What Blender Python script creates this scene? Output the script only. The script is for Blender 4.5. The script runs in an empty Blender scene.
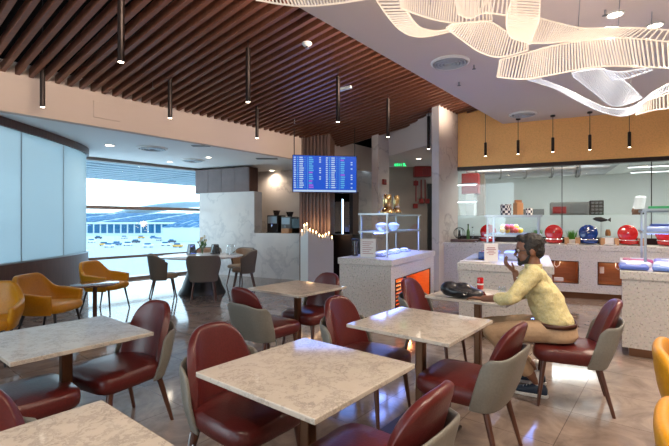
import bpy, bmesh, math, random
from mathutils import Vector, Matrix, noise
random.seed(7)
PI = math.pi
C = bpy.context.scene.collection
F, CX, HY, EYE = 419.0, 334.5, 221.0, 1.45      # focal length in pixels, centre, horizon row, eye height
U = Vector((.628, .778, 0)); V = Vector((-.778, .628, 0))      # axes of the dining room
S = Vector((.904, -.427, 0)); N = Vector((.427, .904, 0))      # axes of the serving wall

def at(px, py, d):
    return Vector(((px-CX)/F*d, d, EYE+(HY-py)/F*d))
def uv(u, v, z=0): return Vector((U.x*u+V.x*v, U.y*u+V.y*v, z))
def sn(s, n, z=0): return Vector((S.x*s+N.x*n, S.y*s+N.y*n, z))
def ang(f): return math.atan2(f[1], f[0])-PI/2      # rotation that turns local +Y to f

# ------------------------------------------------------------------ materials
def mat(name, col=(.8,.8,.8), rough=.5, metal=0, emit=None, es=1, coat=0, spec=.5, trans=0, sss=0):
    m = bpy.data.materials.new(name); m.use_nodes = True
    b = m.node_tree.nodes['Principled BSDF']
    b.inputs['Base Color'].default_value = (*col, 1); b.inputs['Roughness'].default_value = rough
    b.inputs['Metallic'].default_value = metal; b.inputs['Coat Weight'].default_value = coat
    b.inputs['Specular IOR Level'].default_value = spec
    b.inputs['Transmission Weight'].default_value = trans
    if emit: b.inputs['Emission Color'].default_value = (*emit, 1); b.inputs['Emission Strength'].default_value = es
    return m
def nd(m, t, **kw):
    n = m.node_tree.nodes.new(t)
    for k, v in kw.items():
        if k in n.inputs: n.inputs[k].default_value = v
        else: setattr(n, k, v)
    return n
def ln(m, a, ao, b, bi): m.node_tree.links.new(a.outputs[ao], b.inputs[bi])
def bs(m): return m.node_tree.nodes['Principled BSDF']
def ramp(m, stops):
    r = nd(m, 'ShaderNodeValToRGB'); cr = r.color_ramp
    while len(cr.elements) < len(stops): cr.elements.new(.5)
    for e, (p, c) in zip(cr.elements, stops): e.position = p; e.color = (*c, 1)
    return r
def coords(m, scale=(1,1,1), rot=(0,0,0), world=False):
    t = nd(m, 'ShaderNodeTexCoord'); mp = nd(m, 'ShaderNodeMapping')
    mp.inputs['Scale'].default_value = scale; mp.inputs['Rotation'].default_value = rot
    ln(m, t, 'Object', mp, 'Vector'); return mp
def bump(m, src, out, strength=.2, dist=.01):
    b = nd(m, 'ShaderNodeBump'); b.inputs['Strength'].default_value = strength; b.inputs['Distance'].default_value = dist
    ln(m, src, out, b, 'Height'); ln(m, b, 'Normal', bs(m), 'Normal')
def noisy(name, c1, c2, rough=.5, scale=20, bmp=0, detail=4, stretch=(1,1,1), metal=0, coat=0):
    m = mat(name, c1, rough, metal, coat=coat); mp = coords(m, stretch)
    n = nd(m, 'ShaderNodeTexNoise', Scale=scale, Detail=detail); ln(m, mp, 0, n, 'Vector')
    r = ramp(m, [(.3, c1), (.7, c2)]); ln(m, n, 'Fac', r, 'Fac'); ln(m, r, 'Color', bs(m), 'Base Color')
    if bmp: bump(m, n, 'Fac', bmp)
    return m
def marble(name, base, base2, vein, scale=1.6, rough=.15, vw=.035, warp=1.1):
    m = mat(name, base, rough); mp = coords(m)
    n = nd(m, 'ShaderNodeTexNoise', Scale=scale*1.3, Detail=6, Roughness=.62); ln(m, mp, 0, n, 'Vector')
    a = nd(m, 'ShaderNodeVectorMath', operation='MULTIPLY_ADD')
    ln(m, n, 'Color', a, 0); a.inputs[1].default_value = (warp,)*3; ln(m, mp, 0, a, 2)
    n2 = nd(m, 'ShaderNodeTexNoise', Scale=scale, Detail=3, Roughness=.5); ln(m, a, 0, n2, 'Vector')
    sb = nd(m, 'ShaderNodeMath', operation='SUBTRACT'); ln(m, n2, 'Fac', sb, 0); sb.inputs[1].default_value = .5
    ab = nd(m, 'ShaderNodeMath', operation='ABSOLUTE'); ln(m, sb, 0, ab, 0)
    r = ramp(m, [(0, (1,1,1)), (vw, (0,0,0))]); ln(m, ab, 0, r, 'Fac')
    n3 = nd(m, 'ShaderNodeTexNoise', Scale=scale*2.4, Detail=5); ln(m, mp, 0, n3, 'Vector')
    r2 = ramp(m, [(.35, base), (.68, base2)]); ln(m, n3, 'Fac', r2, 'Fac')
    mu = nd(m, 'ShaderNodeMath', operation='MULTIPLY'); ln(m, r, 'Color', mu, 0); ln(m, n3, 'Fac', mu, 1)
    mx = nd(m, 'ShaderNodeMix', data_type='RGBA'); ln(m, mu, 0, mx, 'Factor')
    ln(m, r2, 'Color', mx, 6); mx.inputs[7].default_value = (*vein, 1)
    ln(m, mx, 2, bs(m), 'Base Color'); return m
def terrazzo(name, base, chip1, chip2, rough=.3):
    m = mat(name, base, rough); mp = coords(m)
    v = nd(m, 'ShaderNodeTexVoronoi', Scale=60.); ln(m, mp, 0, v, 'Vector')
    n = nd(m, 'ShaderNodeTexNoise', Scale=48., Detail=3); ln(m, mp, 0, n, 'Vector')
    r = ramp(m, [(.0, chip1), (.36, chip1), (.41, base), (.60, base), (.66, chip2)]); ln(m, n, 'Fac', r, 'Fac')
    r.color_ramp.interpolation = 'LINEAR'
    mx = nd(m, 'ShaderNodeMix', data_type='RGBA'); mx.inputs['Factor'].default_value = .07
    ln(m, r, 'Color', mx, 6); ln(m, v, 'Color', mx, 7)
    hs = nd(m, 'ShaderNodeHueSaturation', Saturation=.45); ln(m, mx, 2, hs, 'Color'); ln(m, hs, 0, bs(m), 'Base Color'); return m
def emis(name, col, st):
    m = mat(name, (0,0,0), .5, emit=col, es=st); return m
def pane(name, tint=(1,1,1), refl=.08, frost=None, rough=.02):
    m = bpy.data.materials.new(name); m.use_nodes = True; nt = m.node_tree; nt.nodes.clear()
    o = nt.nodes.new('ShaderNodeOutputMaterial'); t = nt.nodes.new('ShaderNodeBsdfTransparent')
    t.inputs[0].default_value = (*tint, 1)
    g = nt.nodes.new('ShaderNodeBsdfGlossy'); g.inputs['Roughness'].default_value = rough
    mx = nt.nodes.new('ShaderNodeMixShader'); mx.inputs[0].default_value = refl
    nt.links.new(t.outputs[0], mx.inputs[1]); nt.links.new(g.outputs[0], mx.inputs[2])
    last = mx
    if frost:
        d = nt.nodes.new('ShaderNodeBsdfDiffuse'); d.inputs[0].default_value = (*frost[1], 1)
        tl = nt.nodes.new('ShaderNodeBsdfTranslucent'); tl.inputs[0].default_value = (*frost[1], 1)
        a = nt.nodes.new('ShaderNodeMixShader'); a.inputs[0].default_value = frost[2]
        nt.links.new(d.outputs[0], a.inputs[1]); nt.links.new(tl.outputs[0], a.inputs[2])
        b = nt.nodes.new('ShaderNodeMixShader'); b.inputs[0].default_value = frost[0]
        nt.links.new(mx.outputs[0], b.inputs[1]); nt.links.new(a.outputs[0], b.inputs[2]); last = b
    nt.links.new(last.outputs[0], o.inputs[0]); return m

M = {}
M['white'] = mat('white_paint', (.64,.56,.53), .85)
M['soffit'] = mat('soffit_paint', (.62,.50,.43), .85)
M['lowceil'] = mat('lower_ceiling_paint', (.80,.80,.80), .6)
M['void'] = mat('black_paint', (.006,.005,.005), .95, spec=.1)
M['slat'] = noisy('slat_wood', (.145,.050,.028), (.21,.076,.042), .45, 6, stretch=(1,12,1))
M['darkwood'] = noisy('dark_wood', (.075,.028,.018), (.12,.048,.028), .4, 5, stretch=(8,8,.7))
M['legwood'] = noisy('leg_wood', (.065,.022,.012), (.10,.036,.02), .3, 8, stretch=(6,6,.8), coat=.3)
M['wood'] = noisy('light_wood', (.42,.20,.09), (.52,.28,.13), .45, 6, stretch=(1,6,1))
M['cream'] = marble('table_marble', (.56,.49,.42), (.52,.45,.38), (.25,.22,.20), 4.2, .07, .05, 1.2)
M['marble'] = marble('wall_marble', (.68,.67,.66), (.62,.61,.61), (.40,.41,.44), 1.0, .18, .03)
M['marble_b'] = marble('pillar_marble', (.66,.59,.55), (.60,.53,.49), (.32,.27,.26), .9, .2, .022)
M['terr'] = terrazzo('terrazzo', (.58,.50,.45), (.34,.25,.20), (.66,.59,.54))
M['terrtop'] = terrazzo('terrazzo_top', (.62,.58,.55), (.36,.30,.28), (.70,.67,.65), .2)
M['burg'] = noisy('burgundy_leather', (.085,.0115,.0105), (.112,.015,.013), .3, 90, .12)
M['shell'] = noisy('grey_leather', (.175,.165,.14), (.205,.19,.165), .45, 80, .1)
M['taupe'] = noisy('taupe_fabric', (.13,.105,.085), (.17,.135,.11), .7, 120, .2)
M['tan'] = noisy('tan_leather', (.36,.24,.16), (.42,.29,.20), .5, 60, .1)
M['yellow'] = noisy('yellow_leather', (.60,.25,.007), (.68,.30,.010), .36, 60, .12)
M['black'] = mat('black_metal', (.012,.011,.011), .4)
M['blackm'] = mat('dark_anodised', (.03,.02,.018), .35, .6)
M['bronze'] = mat('bronze_metal', (.20,.095,.05), .28, .85)
M['steel'] = mat('brushed_steel', (.40,.41,.43), .3, 1)
M['chrome'] = mat('chrome', (.8,.8,.82), .1, 1)
M['brass'] = mat('brass', (.75,.52,.24), .18, 1)
M['red'] = mat('red_enamel', (.52,.012,.014), .15, coat=.6)
M['blue'] = mat('blue_enamel', (.010,.045,.22), .15, coat=.6)
M['firered'] = mat('fire_red_paint', (.26,.010,.009), .45)
M['plaster'] = mat('white_plastic', (.75,.74,.72), .4)
M['nwood'] = noisy('niche_wood', (.26,.095,.03), (.33,.13,.045), .4, 6, stretch=(1,1,6))
M['orange'] = noisy('orange_lining', (.60,.16,.035), (.68,.22,.05), .4, 8, stretch=(1,1,8))
M['grass'] = noisy('grass_green', (.05,.22,.02), (.12,.38,.04), .6, 30)
M['leafd'] = noisy('leaf_green', (.04,.13,.03), (.10,.22,.06), .6, 20)
M['petal'] = mat('cream_petal', (.75,.72,.50), .6)
M['smoke'] = pane('smoked_glass', (.25,.22,.22), .15)
M['glass'] = pane('clear_glass', (.94,.97,.98), .07)
M['winglass'] = pane('window_glass', (.90,.97,1.0), .05)
M['kglass'] = pane('kitchen_glass', (.93,.95,.94), .05)
M['frost'] = pane('frosted_band', (.8,.9,.88), .05, (.70, (.72,.78,.78), .5), .3)
M['curved'] = pane('frosted_curved_glass', (.75,.88,.93), .16, (.82, (.60,.69,.73), .80), .12)
M['warm'] = emis('warm_lamp', (1,.86,.68), 12)
M['cool'] = emis('cool_lamp', (.9,.96,1), 6)
M['flame'] = emis('candle_tip', (1,.62,.30), 16)
M['led'] = emis('led_strip', (.5,.75,1), 7)
M['ledblue'] = emis('blue_led_strip', (.16,.30,1), 14)
M['exit'] = emis('exit_green', (.02,1,.25), 2.2)
M['rod'] = None
M['paper'] = mat('white_card', (.78,.75,.74), .6)
M['ink'] = mat('pink_print', (.45,.22,.24), .6)
M['skin'] = noisy('skin', (.22,.095,.055), (.26,.115,.068), .5, 30)
M['hair'] = noisy('black_hair', (.008,.006,.006), (.02,.015,.013), .6, 90, .5)
M['khaki'] = noisy('khaki_cotton', (.42,.28,.17), (.47,.32,.20), .85, 60, .15)
M['shoe'] = mat('navy_canvas', (.015,.03,.06), .6)
M['sole'] = mat('white_rubber', (.62,.62,.62), .6)
M['bag'] = noisy('black_bag_leather', (.010,.010,.013), (.022,.022,.028), .3, 18, .5)
M['greysteel'] = mat('grey_equipment', (.16,.165,.165), .5, .2)
M['kwhite'] = mat('kitchen_white', (.68,.70,.68), .5)
M['food'] = noisy('mixed_food', (.55,.40,.10), (.45,.08,.05), .5, 30)
M['tray'] = mat('blue_white_tray', (.45,.50,.72), .25)
M['ovensteel'] = mat('oven_steel', (.20,.20,.19), .5, .1)
M['vent'] = mat('vent_grey', (.42,.46,.50), .4, .2)
M['apron'] = mat('apron_concrete', (.44,.44,.42), .9)

# shirt: yellow with a small print
m = mat('yellow_shirt', (.62,.52,.22), .85); mp = coords(m)
n = nd(m, 'ShaderNodeTexNoise', Scale=60., Detail=3); ln(m, mp, 0, n, 'Vector')
r = ramp(m, [(.42,(.60,.51,.24)), (.55,(.66,.58,.32)), (.66,(.52,.44,.22))]); ln(m, n, 'Fac', r, 'Fac'); ln(m, r, 'Color', bs(m), 'Base Color')
n2 = nd(m, 'ShaderNodeTexNoise', Scale=9., Detail=3); ln(m, mp, 0, n2, 'Vector'); bump(m, n2, 'Fac', .8, .03); M['shirt'] = m
# chandelier rods: clear acrylic lit from inside
m = mat('lit_acrylic', (.9,.84,.76), .15, emit=(1,.80,.60), es=.26); bs(m).inputs['Alpha'].default_value = .62; M['rod'] = m
m = mat('cool_acrylic', (.8,.86,.95), .12, emit=(.80,.84,.95), es=.12); bs(m).inputs['Alpha'].default_value = .45; M['rodc'] = m
# floor: large polished stone tiles
m = mat('polished_tiles', (.3,.25,.2), .1); mp = coords(m, rot=(0,0,-math.atan2(U.y,U.x)))
bk = nd(m, 'ShaderNodeTexBrick', Scale=1., offset=0.0)
bk.inputs['Mortar Size'].default_value = .003; bk.inputs['Brick Width'].default_value = .6; bk.inputs['Row Height'].default_value = .6
bk.inputs['Color1'].default_value = (.235,.185,.160,1); bk.inputs['Color2'].default_value = (.275,.22,.19,1); bk.inputs['Mortar'].default_value = (.13,.10,.085,1)
ln(m, mp, 0, bk, 'Vector')
n = nd(m, 'ShaderNodeTexNoise', Scale=2.4, Detail=8, Roughness=.65, Distortion=1.8); ln(m, mp, 0, n, 'Vector')
r = ramp(m, [(.3,(.58,.56,.55)), (.7,(1.30,1.27,1.25))]); ln(m, n, 'Fac', r, 'Fac')
mx = nd(m, 'ShaderNodeMix', data_type='RGBA', blend_type='MULTIPLY'); mx.inputs['Factor'].default_value = 1
ln(m, bk, 'Color', mx, 6); ln(m, r, 'Color', mx, 7); ln(m, mx, 2, bs(m), 'Base Color')
bs(m).inputs['Roughness'].default_value = .09; bs(m).inputs['Specular IOR Level'].default_value = .55
bump(m, bk, 'Fac', .25, .002); M['floor'] = m
# gold shimmering wall
m = mat('gold_scales', (.55,.27,.07), .42, .3); mp = coords(m)
v = nd(m, 'ShaderNodeTexVoronoi', Scale=45.); ln(m, mp, 0, v, 'Vector')
r = ramp(m, [(0,(.95,.50,.17)), (1,(.78,.40,.13))]); ln(m, v, 'Distance', r, 'Fac'); ln(m, r, 'Color', bs(m), 'Base Color')
bump(m, v, 'Distance', .25, .008); M['gold'] = m

# ------------------------------------------------------------------ mesh helpers
class MB:
    def __init__(s): s.v = []; s.f = []; s.mi = []
    def add(s, vs, fs, mi=0):
        k = len(s.v); s.v += [tuple(v) for v in vs]; s.f += [tuple(i+k for i in f) for f in fs]; s.mi += [mi]*len(fs); return s
    def box(s, c, d, rz=0, mi=0, mtx=None):
        x, y, z = (q/2 for q in d); R = Matrix.Rotation(rz, 3, 'Z') if mtx is None else mtx
        vs = [R @ Vector((i*x, j*y, k*z)) + Vector(c) for i in (-1,1) for j in (-1,1) for k in (-1,1)]
        return s.add(vs, [(0,1,3,2),(4,6,7,5),(0,4,5,1),(2,3,7,6),(0,2,6,4),(1,5,7,3)], mi)
    def b2(s, a, b, mi=0):
        return s.box([(a[i]+b[i])/2 for i in range(3)], [abs(b[i]-a[i]) for i in range(3)], mi=mi)
    def prism(s, pts, z0, z1, mi=0):
        n = len(pts); vs = [(p[0],p[1],z0) for p in pts]+[(p[0],p[1],z1) for p in pts]
        return s.add(vs, [tuple(range(n))[::-1], tuple(range(n,2*n))]+[(i,(i+1)%n,n+(i+1)%n,n+i) for i in range(n)], mi)
    def lathe(s, prof, c=(0,0,0), n=24, mi=0, sx=1, sy=1):
        vs = []; fs = []; c = Vector(c)
        for r, z in prof:
            for i in range(n):
                a = 2*PI*i/n; vs.append(c+Vector((r*math.cos(a)*sx, r*math.sin(a)*sy, z)))
        for j in range(len(prof)-1):
            for i in range(n): fs.append((j*n+i, j*n+(i+1)%n, (j+1)*n+(i+1)%n, (j+1)*n+i))
        fs.append(tuple(range(n))[::-1]); k = (len(prof)-1)*n; fs.append(tuple(range(k, k+n)))
        return s.add(vs, fs, mi)
    def tube(s, pts, rad, n=8, mi=0):
        pts = [Vector(p) for p in pts]; rs = rad if isinstance(rad, (list,tuple)) else [rad]*len(pts)
        vs = []; fs = []; up = None
        for i, p in enumerate(pts):
            t = (pts[min(i+1,len(pts)-1)]-pts[max(i-1,0)]).normalized()
            if up is None: up = Vector((0,0,1)) if abs(t.z) < .9 else Vector((1,0,0))
            a = t.cross(up).normalized(); b = a.cross(t).normalized(); up = b
            for k in range(n):
                q = 2*PI*k/n+PI/n; vs.append(p+(a*math.cos(q)+b*math.sin(q))*rs[i])
        for j in range(len(pts)-1):
            for i in range(n): fs.append((j*n+i, j*n+(i+1)%n, (j+1)*n+(i+1)%n, (j+1)*n+i))
        fs.append(tuple(range(n))[::-1]); k = (len(pts)-1)*n; fs.append(tuple(range(k,k+n)))
        return s.add(vs, fs, mi)
    def ball(s, c, r, n=14, mi=0, mtx=None):
        r = (r,r,r) if not isinstance(r,(tuple,list)) else r
        R = mtx or Matrix.Identity(3); vs = [Vector(c)+R@Vector((0,0,-r[2]))]; m_ = n//2
        for j in range(1, m_):
            ph = -PI/2+PI*j/m_
            for i in range(n):
                a = 2*PI*i/n; vs.append(Vector(c)+R@Vector((r[0]*math.cos(ph)*math.cos(a), r[1]*math.cos(ph)*math.sin(a), r[2]*math.sin(ph))))
        vs.append(Vector(c)+R@Vector((0,0,r[2]))); fs = [(0,1+(i+1)%n,1+i) for i in range(n)]
        for j in range(m_-2):
            for i in range(n): fs.append((1+j*n+i,1+j*n+(i+1)%n,1+(j+1)*n+(i+1)%n,1+(j+1)*n+i))
        k = 1+(m_-2)*n; fs += [(k+i,k+(i+1)%n,len(vs)-1) for i in range(n)]
        return s.add(vs, fs, mi)
    def loft(s, secs, n=20, mi=0):          # secs: (centre, axis a, axis b)
        vs = []; fs = []
        for c, a, b in secs:
            for i in range(n):
                q = 2*PI*i/n; vs.append(Vector(c)+Vector(a)*math.cos(q)+Vector(b)*math.sin(q))
        for j in range(len(secs)-1):
            for i in range(n): fs.append((j*n+i, j*n+(i+1)%n, (j+1)*n+(i+1)%n, (j+1)*n+i))
        fs.append(tuple(range(n))[::-1]); k = (len(secs)-1)*n; fs.append(tuple(range(k,k+n)))
        return s.add(vs, fs, mi)
    def capsule(s, a, b, ra, rb, n=12):
        a = Vector(a); b = Vector(b); s.tube([a, a+(b-a)*.5, b], [ra,(ra+rb)/2,rb], n); s.ball(a, ra, n); return s.ball(b, rb, n)
    def grid(s, fn, nu, nv, mi=0):
        vs = [fn(i/nu, j/nv) for j in range(nv+1) for i in range(nu+1)]
        return s.add(vs, [(j*(nu+1)+i, j*(nu+1)+i+1, (j+1)*(nu+1)+i+1, (j+1)*(nu+1)+i) for j in range(nv) for i in range(nu)], mi)
    def build(s, name, mats, parent=None, smooth=False, bev=0, sub=0, solid=0, seg=2, remesh=0, smo=0):
        me = bpy.data.meshes.new(name); me.from_pydata(s.v, [], s.f)
        mats = mats if isinstance(mats, (list,tuple)) else [mats]
        for q in mats: me.materials.append(q)
        me.polygons.foreach_set('material_index', s.mi)
        bm = bmesh.new(); bm.from_mesh(me); bmesh.ops.recalc_face_normals(bm, faces=bm.faces); bm.to_mesh(me); bm.free()
        o = bpy.data.objects.new(name, me); C.objects.link(o)
        if parent: o.parent = parent
        if solid: q = o.modifiers.new('Solid','SOLIDIFY'); q.thickness = solid; q.offset = 0
        if bev: q = o.modifiers.new('Bevel','BEVEL'); q.width = bev; q.segments = seg; q.limit_method = 'ANGLE'
        if sub: q = o.modifiers.new('Sub','SUBSURF'); q.levels = sub; q.render_levels = sub
        if remesh: q = o.modifiers.new('Remesh','REMESH'); q.mode = 'VOXEL'; q.voxel_size = remesh; q.use_smooth_shade = True
        if smo: q = o.modifiers.new('Smooth','SMOOTH'); q.factor = .5; q.iterations = smo
        if smooth or sub:
            me.polygons.foreach_set('use_smooth', [True]*len(me.polygons))
            if smooth == 'auto' or (smooth and not sub and not solid):
                me.set_sharp_from_angle(angle=math.radians(42))
        return o

def thing(name, label, cat, loc=(0,0,0), rz=0, group=None):
    o = bpy.data.objects.new(name, None); C.objects.link(o); o.empty_display_size = .1
    o.location = loc; o.rotation_euler = (0,0,rz); o['label'] = label; o['category'] = cat
    if group: o['group'] = group
    return o
def tag(o, label, cat, group=None):
    o['label'] = label; o['category'] = cat
    if group: o['group'] = group
    return o
def struct(o): o['kind'] = 'structure'; return o
def kids(o): return [c for c in bpy.data.objects if c.parent == o]
def dup(root, loc, rz, label, group=None):
    r = root.copy(); C.objects.link(r); r.location = loc; r.rotation_euler = (0,0,rz); r['label'] = label
    if group: r['group'] = group
    for ch in kids(root):
        c = ch.copy(); C.objects.link(c); c.parent = r
        for g in kids(ch):
            d = g.copy(); C.objects.link(d); d.parent = c
    return r
def spot(loc, power, col=(1,.84,.66), size=150, rad=.06, blend=.8):
    l = bpy.data.lights.new('spot_light','SPOT'); l.energy = power; l.color = col; l.spot_size = math.radians(size)
    l.spot_blend = blend; l.shadow_soft_size = rad
    o = bpy.data.objects.new('spot_light', l); o.location = loc; C.objects.link(o); return o
def area(loc, sx, sy, power, col=(1,1,1), rot=(0,0,0)):
    l = bpy.data.lights.new('area_light','AREA'); l.shape = 'RECTANGLE'; l.size = sx; l.size_y = sy; l.energy = power; l.color = col
    o = bpy.data.objects.new('area_light', l); o.location = loc; o.rotation_euler = rot; C.objects.link(o); return o
def cr(pts, t):          # Catmull-Rom through a list of Vectors, t in 0..1
    n = len(pts)-1; x = min(t*n, n-1e-6); i = int(x); f = x-i
    p = [pts[max(i-1,0)], pts[i], pts[i+1], pts[min(i+2,n)]]
    return .5*((2*p[1])+(-p[0]+p[2])*f+(2*p[0]-5*p[1]+4*p[2]-p[3])*f*f+(-p[0]+3*p[1]-3*p[2]+p[3])*f**3)

# ------------------------------------------------------------------ setting
HC = 3.55; HL = 2.925
WL = Vector((-5.1,10.35,0))                                    # a point on the window line
def win(t, z=0, off=0): return Vector((WL.x+U.x*t-V.x*off*-1, WL.y+U.y*t+V.y*off, z))
struct(MB().prism([(-8.9,-4.2),(10,-4.2),(12,12),(5,18),(-3.0,13.8),win(2.7),win(-4.6)], -.12, 0).build('floor', M['floor']))
wc = uv(9.35, 2.86)
struct(MB().prism([uv(-7.5,2.86), wc, sn(9,9.75), (11,-4.2), (-3,-4.2)], HC, HC+.9).build('ceiling', M['white']))
struct(MB().prism([uv(-7.5,2.5), uv(12.5,2.5), uv(12.5,7.2), uv(-7.5,7.2)], 4.75, 4.85).build('ceiling_upper', M['void']))
struct(MB().prism([uv(-4.6,6.93), uv(9.6,6.93), (1.2,13.6), (-3.0,13.8), win(3.1), win(-4.9)], HL, HL+.08).build('ceiling_lower', M['lowceil']))
struct(MB().prism([uv(-4.7,6.915), uv(10.7,6.915), uv(10.7,7.05), uv(-4.7,7.05)], HL-.012, 3.60).build('wall_soffit', M['soffit']))
struct(MB().prism([uv(-4.7,6.93), uv(10.7,6.93), uv(10.7,7.05), uv(-4.7,7.05)], 3.60, 4.75).build('wall_upper', M['void']))
def slat_z(v): return 3.95-.128*(v-2.86)
mb = MB(); u = -1.6
while u < 9.6:
    v1 = 6.92 if u < 8.95 else min(6.92, (9.72-.971*u)/.2355)
    if v1 > 2.9:
        a = [uv(u-.027,2.6), uv(u+.027,2.6), uv(u+.027,v1), uv(u-.027,v1)]; zs = [slat_z(2.6)]*2+[slat_z(v1)]*2
        vs = [(p.x,p.y,z) for p,z in zip(a,zs)]+[(p.x,p.y,z+.11) for p,z in zip(a,zs)]
        mb.add(vs, [(0,1,2,3),(7,6,5,4),(0,4,5,1),(1,5,6,2),(2,6,7,3),(3,7,4,0)])
    u += .158
struct(mb.build('ceiling_slats', M['slat']))
# hatch in the soffit
o = MB().box((0,0,0),(.40,.015,.26)).build('access_panel', M['plaster'], bev=.01); pp = uv(2.87,6.90,3.17); o.location = pp; o.rotation_euler = (0,0,math.atan2(U.y,U.x))
o.data.materials[0] = M['soffit']; tag(o, 'square access hatch in the soffit below the left end of the wooden slats', 'access panel')
# serving wall
def wall(name, a, b, th, z0, z1, m_):
    a = Vector(a); b = Vector(b); d = (b-a).normalized(); q = Vector((-d.y, d.x, 0))*th
    return struct(MB().prism([a, b, b+q, a+q], z0, z1).build(name, m_))
s0 = -1.95
wall('wall_serving', sn(s0,9.75), sn(8.6,9.75), .12, 2.66, 4.75, M['gold'])
wall('trim_1', sn(s0,9.70), sn(8.6,9.70), .16, 2.58, 2.66, M['blackm'])
wall('wall_serving_base', sn(s0,9.76), sn(8.6,9.76), .10, 0, 1.12, M['blackm'])
t = thing('window_2', 'x', 'x'); del t['label']; del t['category']; t['kind'] = 'structure'
MB().prism([sn(s0,9.79), sn(8.6,9.79), sn(8.6,9.80), sn(s0,9.80)], 1.57, 2.58).build('glass_pane', M['kglass'], t)
MB().prism([sn(s0,9.79), sn(8.6,9.79), sn(8.6,9.80), sn(s0,9.80)], 1.12, 1.57).build('frosted_band', M['frost'], t)
mb = MB()
for s in (s0+.04, ): mb.prism([sn(s-.04,9.72), sn(s+.03,9.72), sn(s+.03,9.84), sn(s-.04,9.84)], 1.0, 2.6)
for s in (.55, 2.05, 3.7, 5.4): mb.prism([sn(s-.006,9.78), sn(s+.006,9.78), sn(s+.006,9.81), sn(s-.006,9.81)], 1.12, 2.58)
mb.build('window_frame', M['blackm'], t)
struct(MB().prism([sn(8.6,9.9),(11.4,4),(10.4,-4.2),(10.6,-4.2),(11.7,4),sn(8.8,9.9)], 0, HC+.4).build('wall_right', M['white']))
struct(MB().b2((-3,-4.3,0),(10.4,-4.2,HC)).build('wall_back', M['white']))
# kitchen shell
struct(MB().prism([sn(-2.05,9.88), sn(-2.05,17), sn(-1.95,17), sn(-1.95,9.88)], 0, 3.1).build('wall_kitchen_left', M['kwhite']))
struct(MB().prism([sn(-2,17), sn(9.5,17), sn(9.5,17.1), sn(-2,17.1)], 0, 3.1).build('wall_kitchen_back', M['kwhite']))
struct(MB().prism([sn(9.4,9.9), sn(9.4,17), sn(9.5,17), sn(9.5,9.9)], 0, 3.1).build('wall_kitchen_right', M['kwhite']))
struct(MB().prism([sn(-2,9.87), sn(9.5,9.87), sn(9.5,17), sn(-2,17)], 3.05, 3.15).build('ceiling_kitchen', M['kwhite']))
struct(MB().prism([sn(-2,9.9), sn(9.5,9.9), sn(9.5,17), sn(-2,17)], -.1, .004).build('floor_kitchen', M['kwhite']))
# marble fin column and pier, recess behind
Cc = Vector((2.165,8.68,0))
struct(MB().prism([Cc, Cc+U*.98, Cc+U*.98+V*.16, Cc+V*.16], 0, 4.7).build('column_1', M['marble_b']))
P2 = Vector((1.08,10.4,0))
struct(MB().prism([P2, P2+U*.52, P2+U*.52+V*.19, P2+V*.19], 0, 4.7).build('column_2', M['marble_b']))
ra = P2+U*.5; rb = Cc+U*.2+V*.16
struct(MB().prism([ra, rb, (3.6,13.15), (1.2,13.15)], 3.12, 4.7).build('wall_recess_soffit', M['white']))
struct(MB().prism([(.9,13.0),(3.55,13.0),(3.55,13.1),(.9,13.1)], 0, 3.4).build('wall_recess', noisy('beige_wall', (.40,.34,.29), (.36,.30,.26), .7, 3)))
struct(MB().b2((2.88,12.9,0),(3.12,13.0,2.6)).build('dark_gap_strip', M['black']))  # flat black strip painting in the dark gap beside the marble column
struct(MB().prism([(.25,12.5),(1.35,12.5),(1.35,12.6),(.25,12.6)], 0, HL).build('wall_recess_left', M['marble']))
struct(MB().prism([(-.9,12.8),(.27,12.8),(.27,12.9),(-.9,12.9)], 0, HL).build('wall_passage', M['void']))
# bar: low marble wall, high marble wall, back wall
B0 = Vector((-2.08,10.85,0))
def bar(t_, n_=0, z=0): return Vector((B0.x+S.x*t_+N.x*n_, B0.y+S.y*t_+N.y*n_, z))
struct(MB().prism([bar(-1.85), bar(0), bar(0,.35), bar(-1.85,.35)], 0, 2.22).build('wall_marble', M['marble']))
struct(MB().prism([bar(0), bar(1.9), bar(1.9,.35), bar(0,.35)], 0, 1.14).build('wall_bar', M['marble']))
struct(MB().prism([bar(-1.9,1.5), bar(1.4,1.5), bar(1.4,1.6), bar(-1.9,1.6)], 0, HL).build('wall_bar_back', M['marble_b']))
struct(MB().prism([bar(-1.9,.35), bar(-1.85,.35), bar(-1.85,1.6), bar(-1.9,1.6)], 0, HL).build('wall_bar_left', M['marble']))
struct(MB().prism([bar(0,.352), bar(2.6,.352), bar(2.6,.95), bar(0,.95)], .0, 1.12).build('wall_bar_counter', M['blackm']))
# wall cabinets over the marble wall
t = thing('wall_cabinet', 'grey wall cabinets with a dark wood end over the pale marble wall', 'cabinet', bar(-1.10,.12,2.54), math.atan2(S.y,S.x))
MB().box((0,.1,0),(1.86,.36,.66)).build('body', M['darkwood'], t)
gd = noisy('cabinet_laminate', (.17,.125,.125), (.21,.155,.155), .4, 5)
for i in range(4): MB().box((-.69+i*.46,-.09,0),(.452,.02,.65)).build('door', gd, t, bev=.003)
# the tall window wall
t = thing('window_1', 'x', 'x'); del t['label']; del t['category']; t['kind'] = 'structure'
MB().prism([win(-4.5,0,0), win(2.4,0,0), win(2.4,0,.015), win(-4.5,0,.015)], .1, HL).build('glass_pane', M['winglass'], t)
mb = MB()
for z0,z1,w in ((1.73,1.81,.05),(.54,.60,.03),(0,.06,.03),(HL-.07,HL,.08)):
    mb.prism([win(-4.5,0,-w), win(2.6,0,-w), win(2.6,0,w), win(-4.5,0,w)], z0, z1)
for tt in (-4.4,-2.1,2.55): mb.prism([win(tt-.03,0,-.06), win(tt+.03,0,-.06), win(tt+.03,0,.06), win(tt-.03,0,.06)], 0, HL)
mb.build('window_frame', mat('window_bronze', (.22,.17,.15), .4, .3), t)
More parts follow.
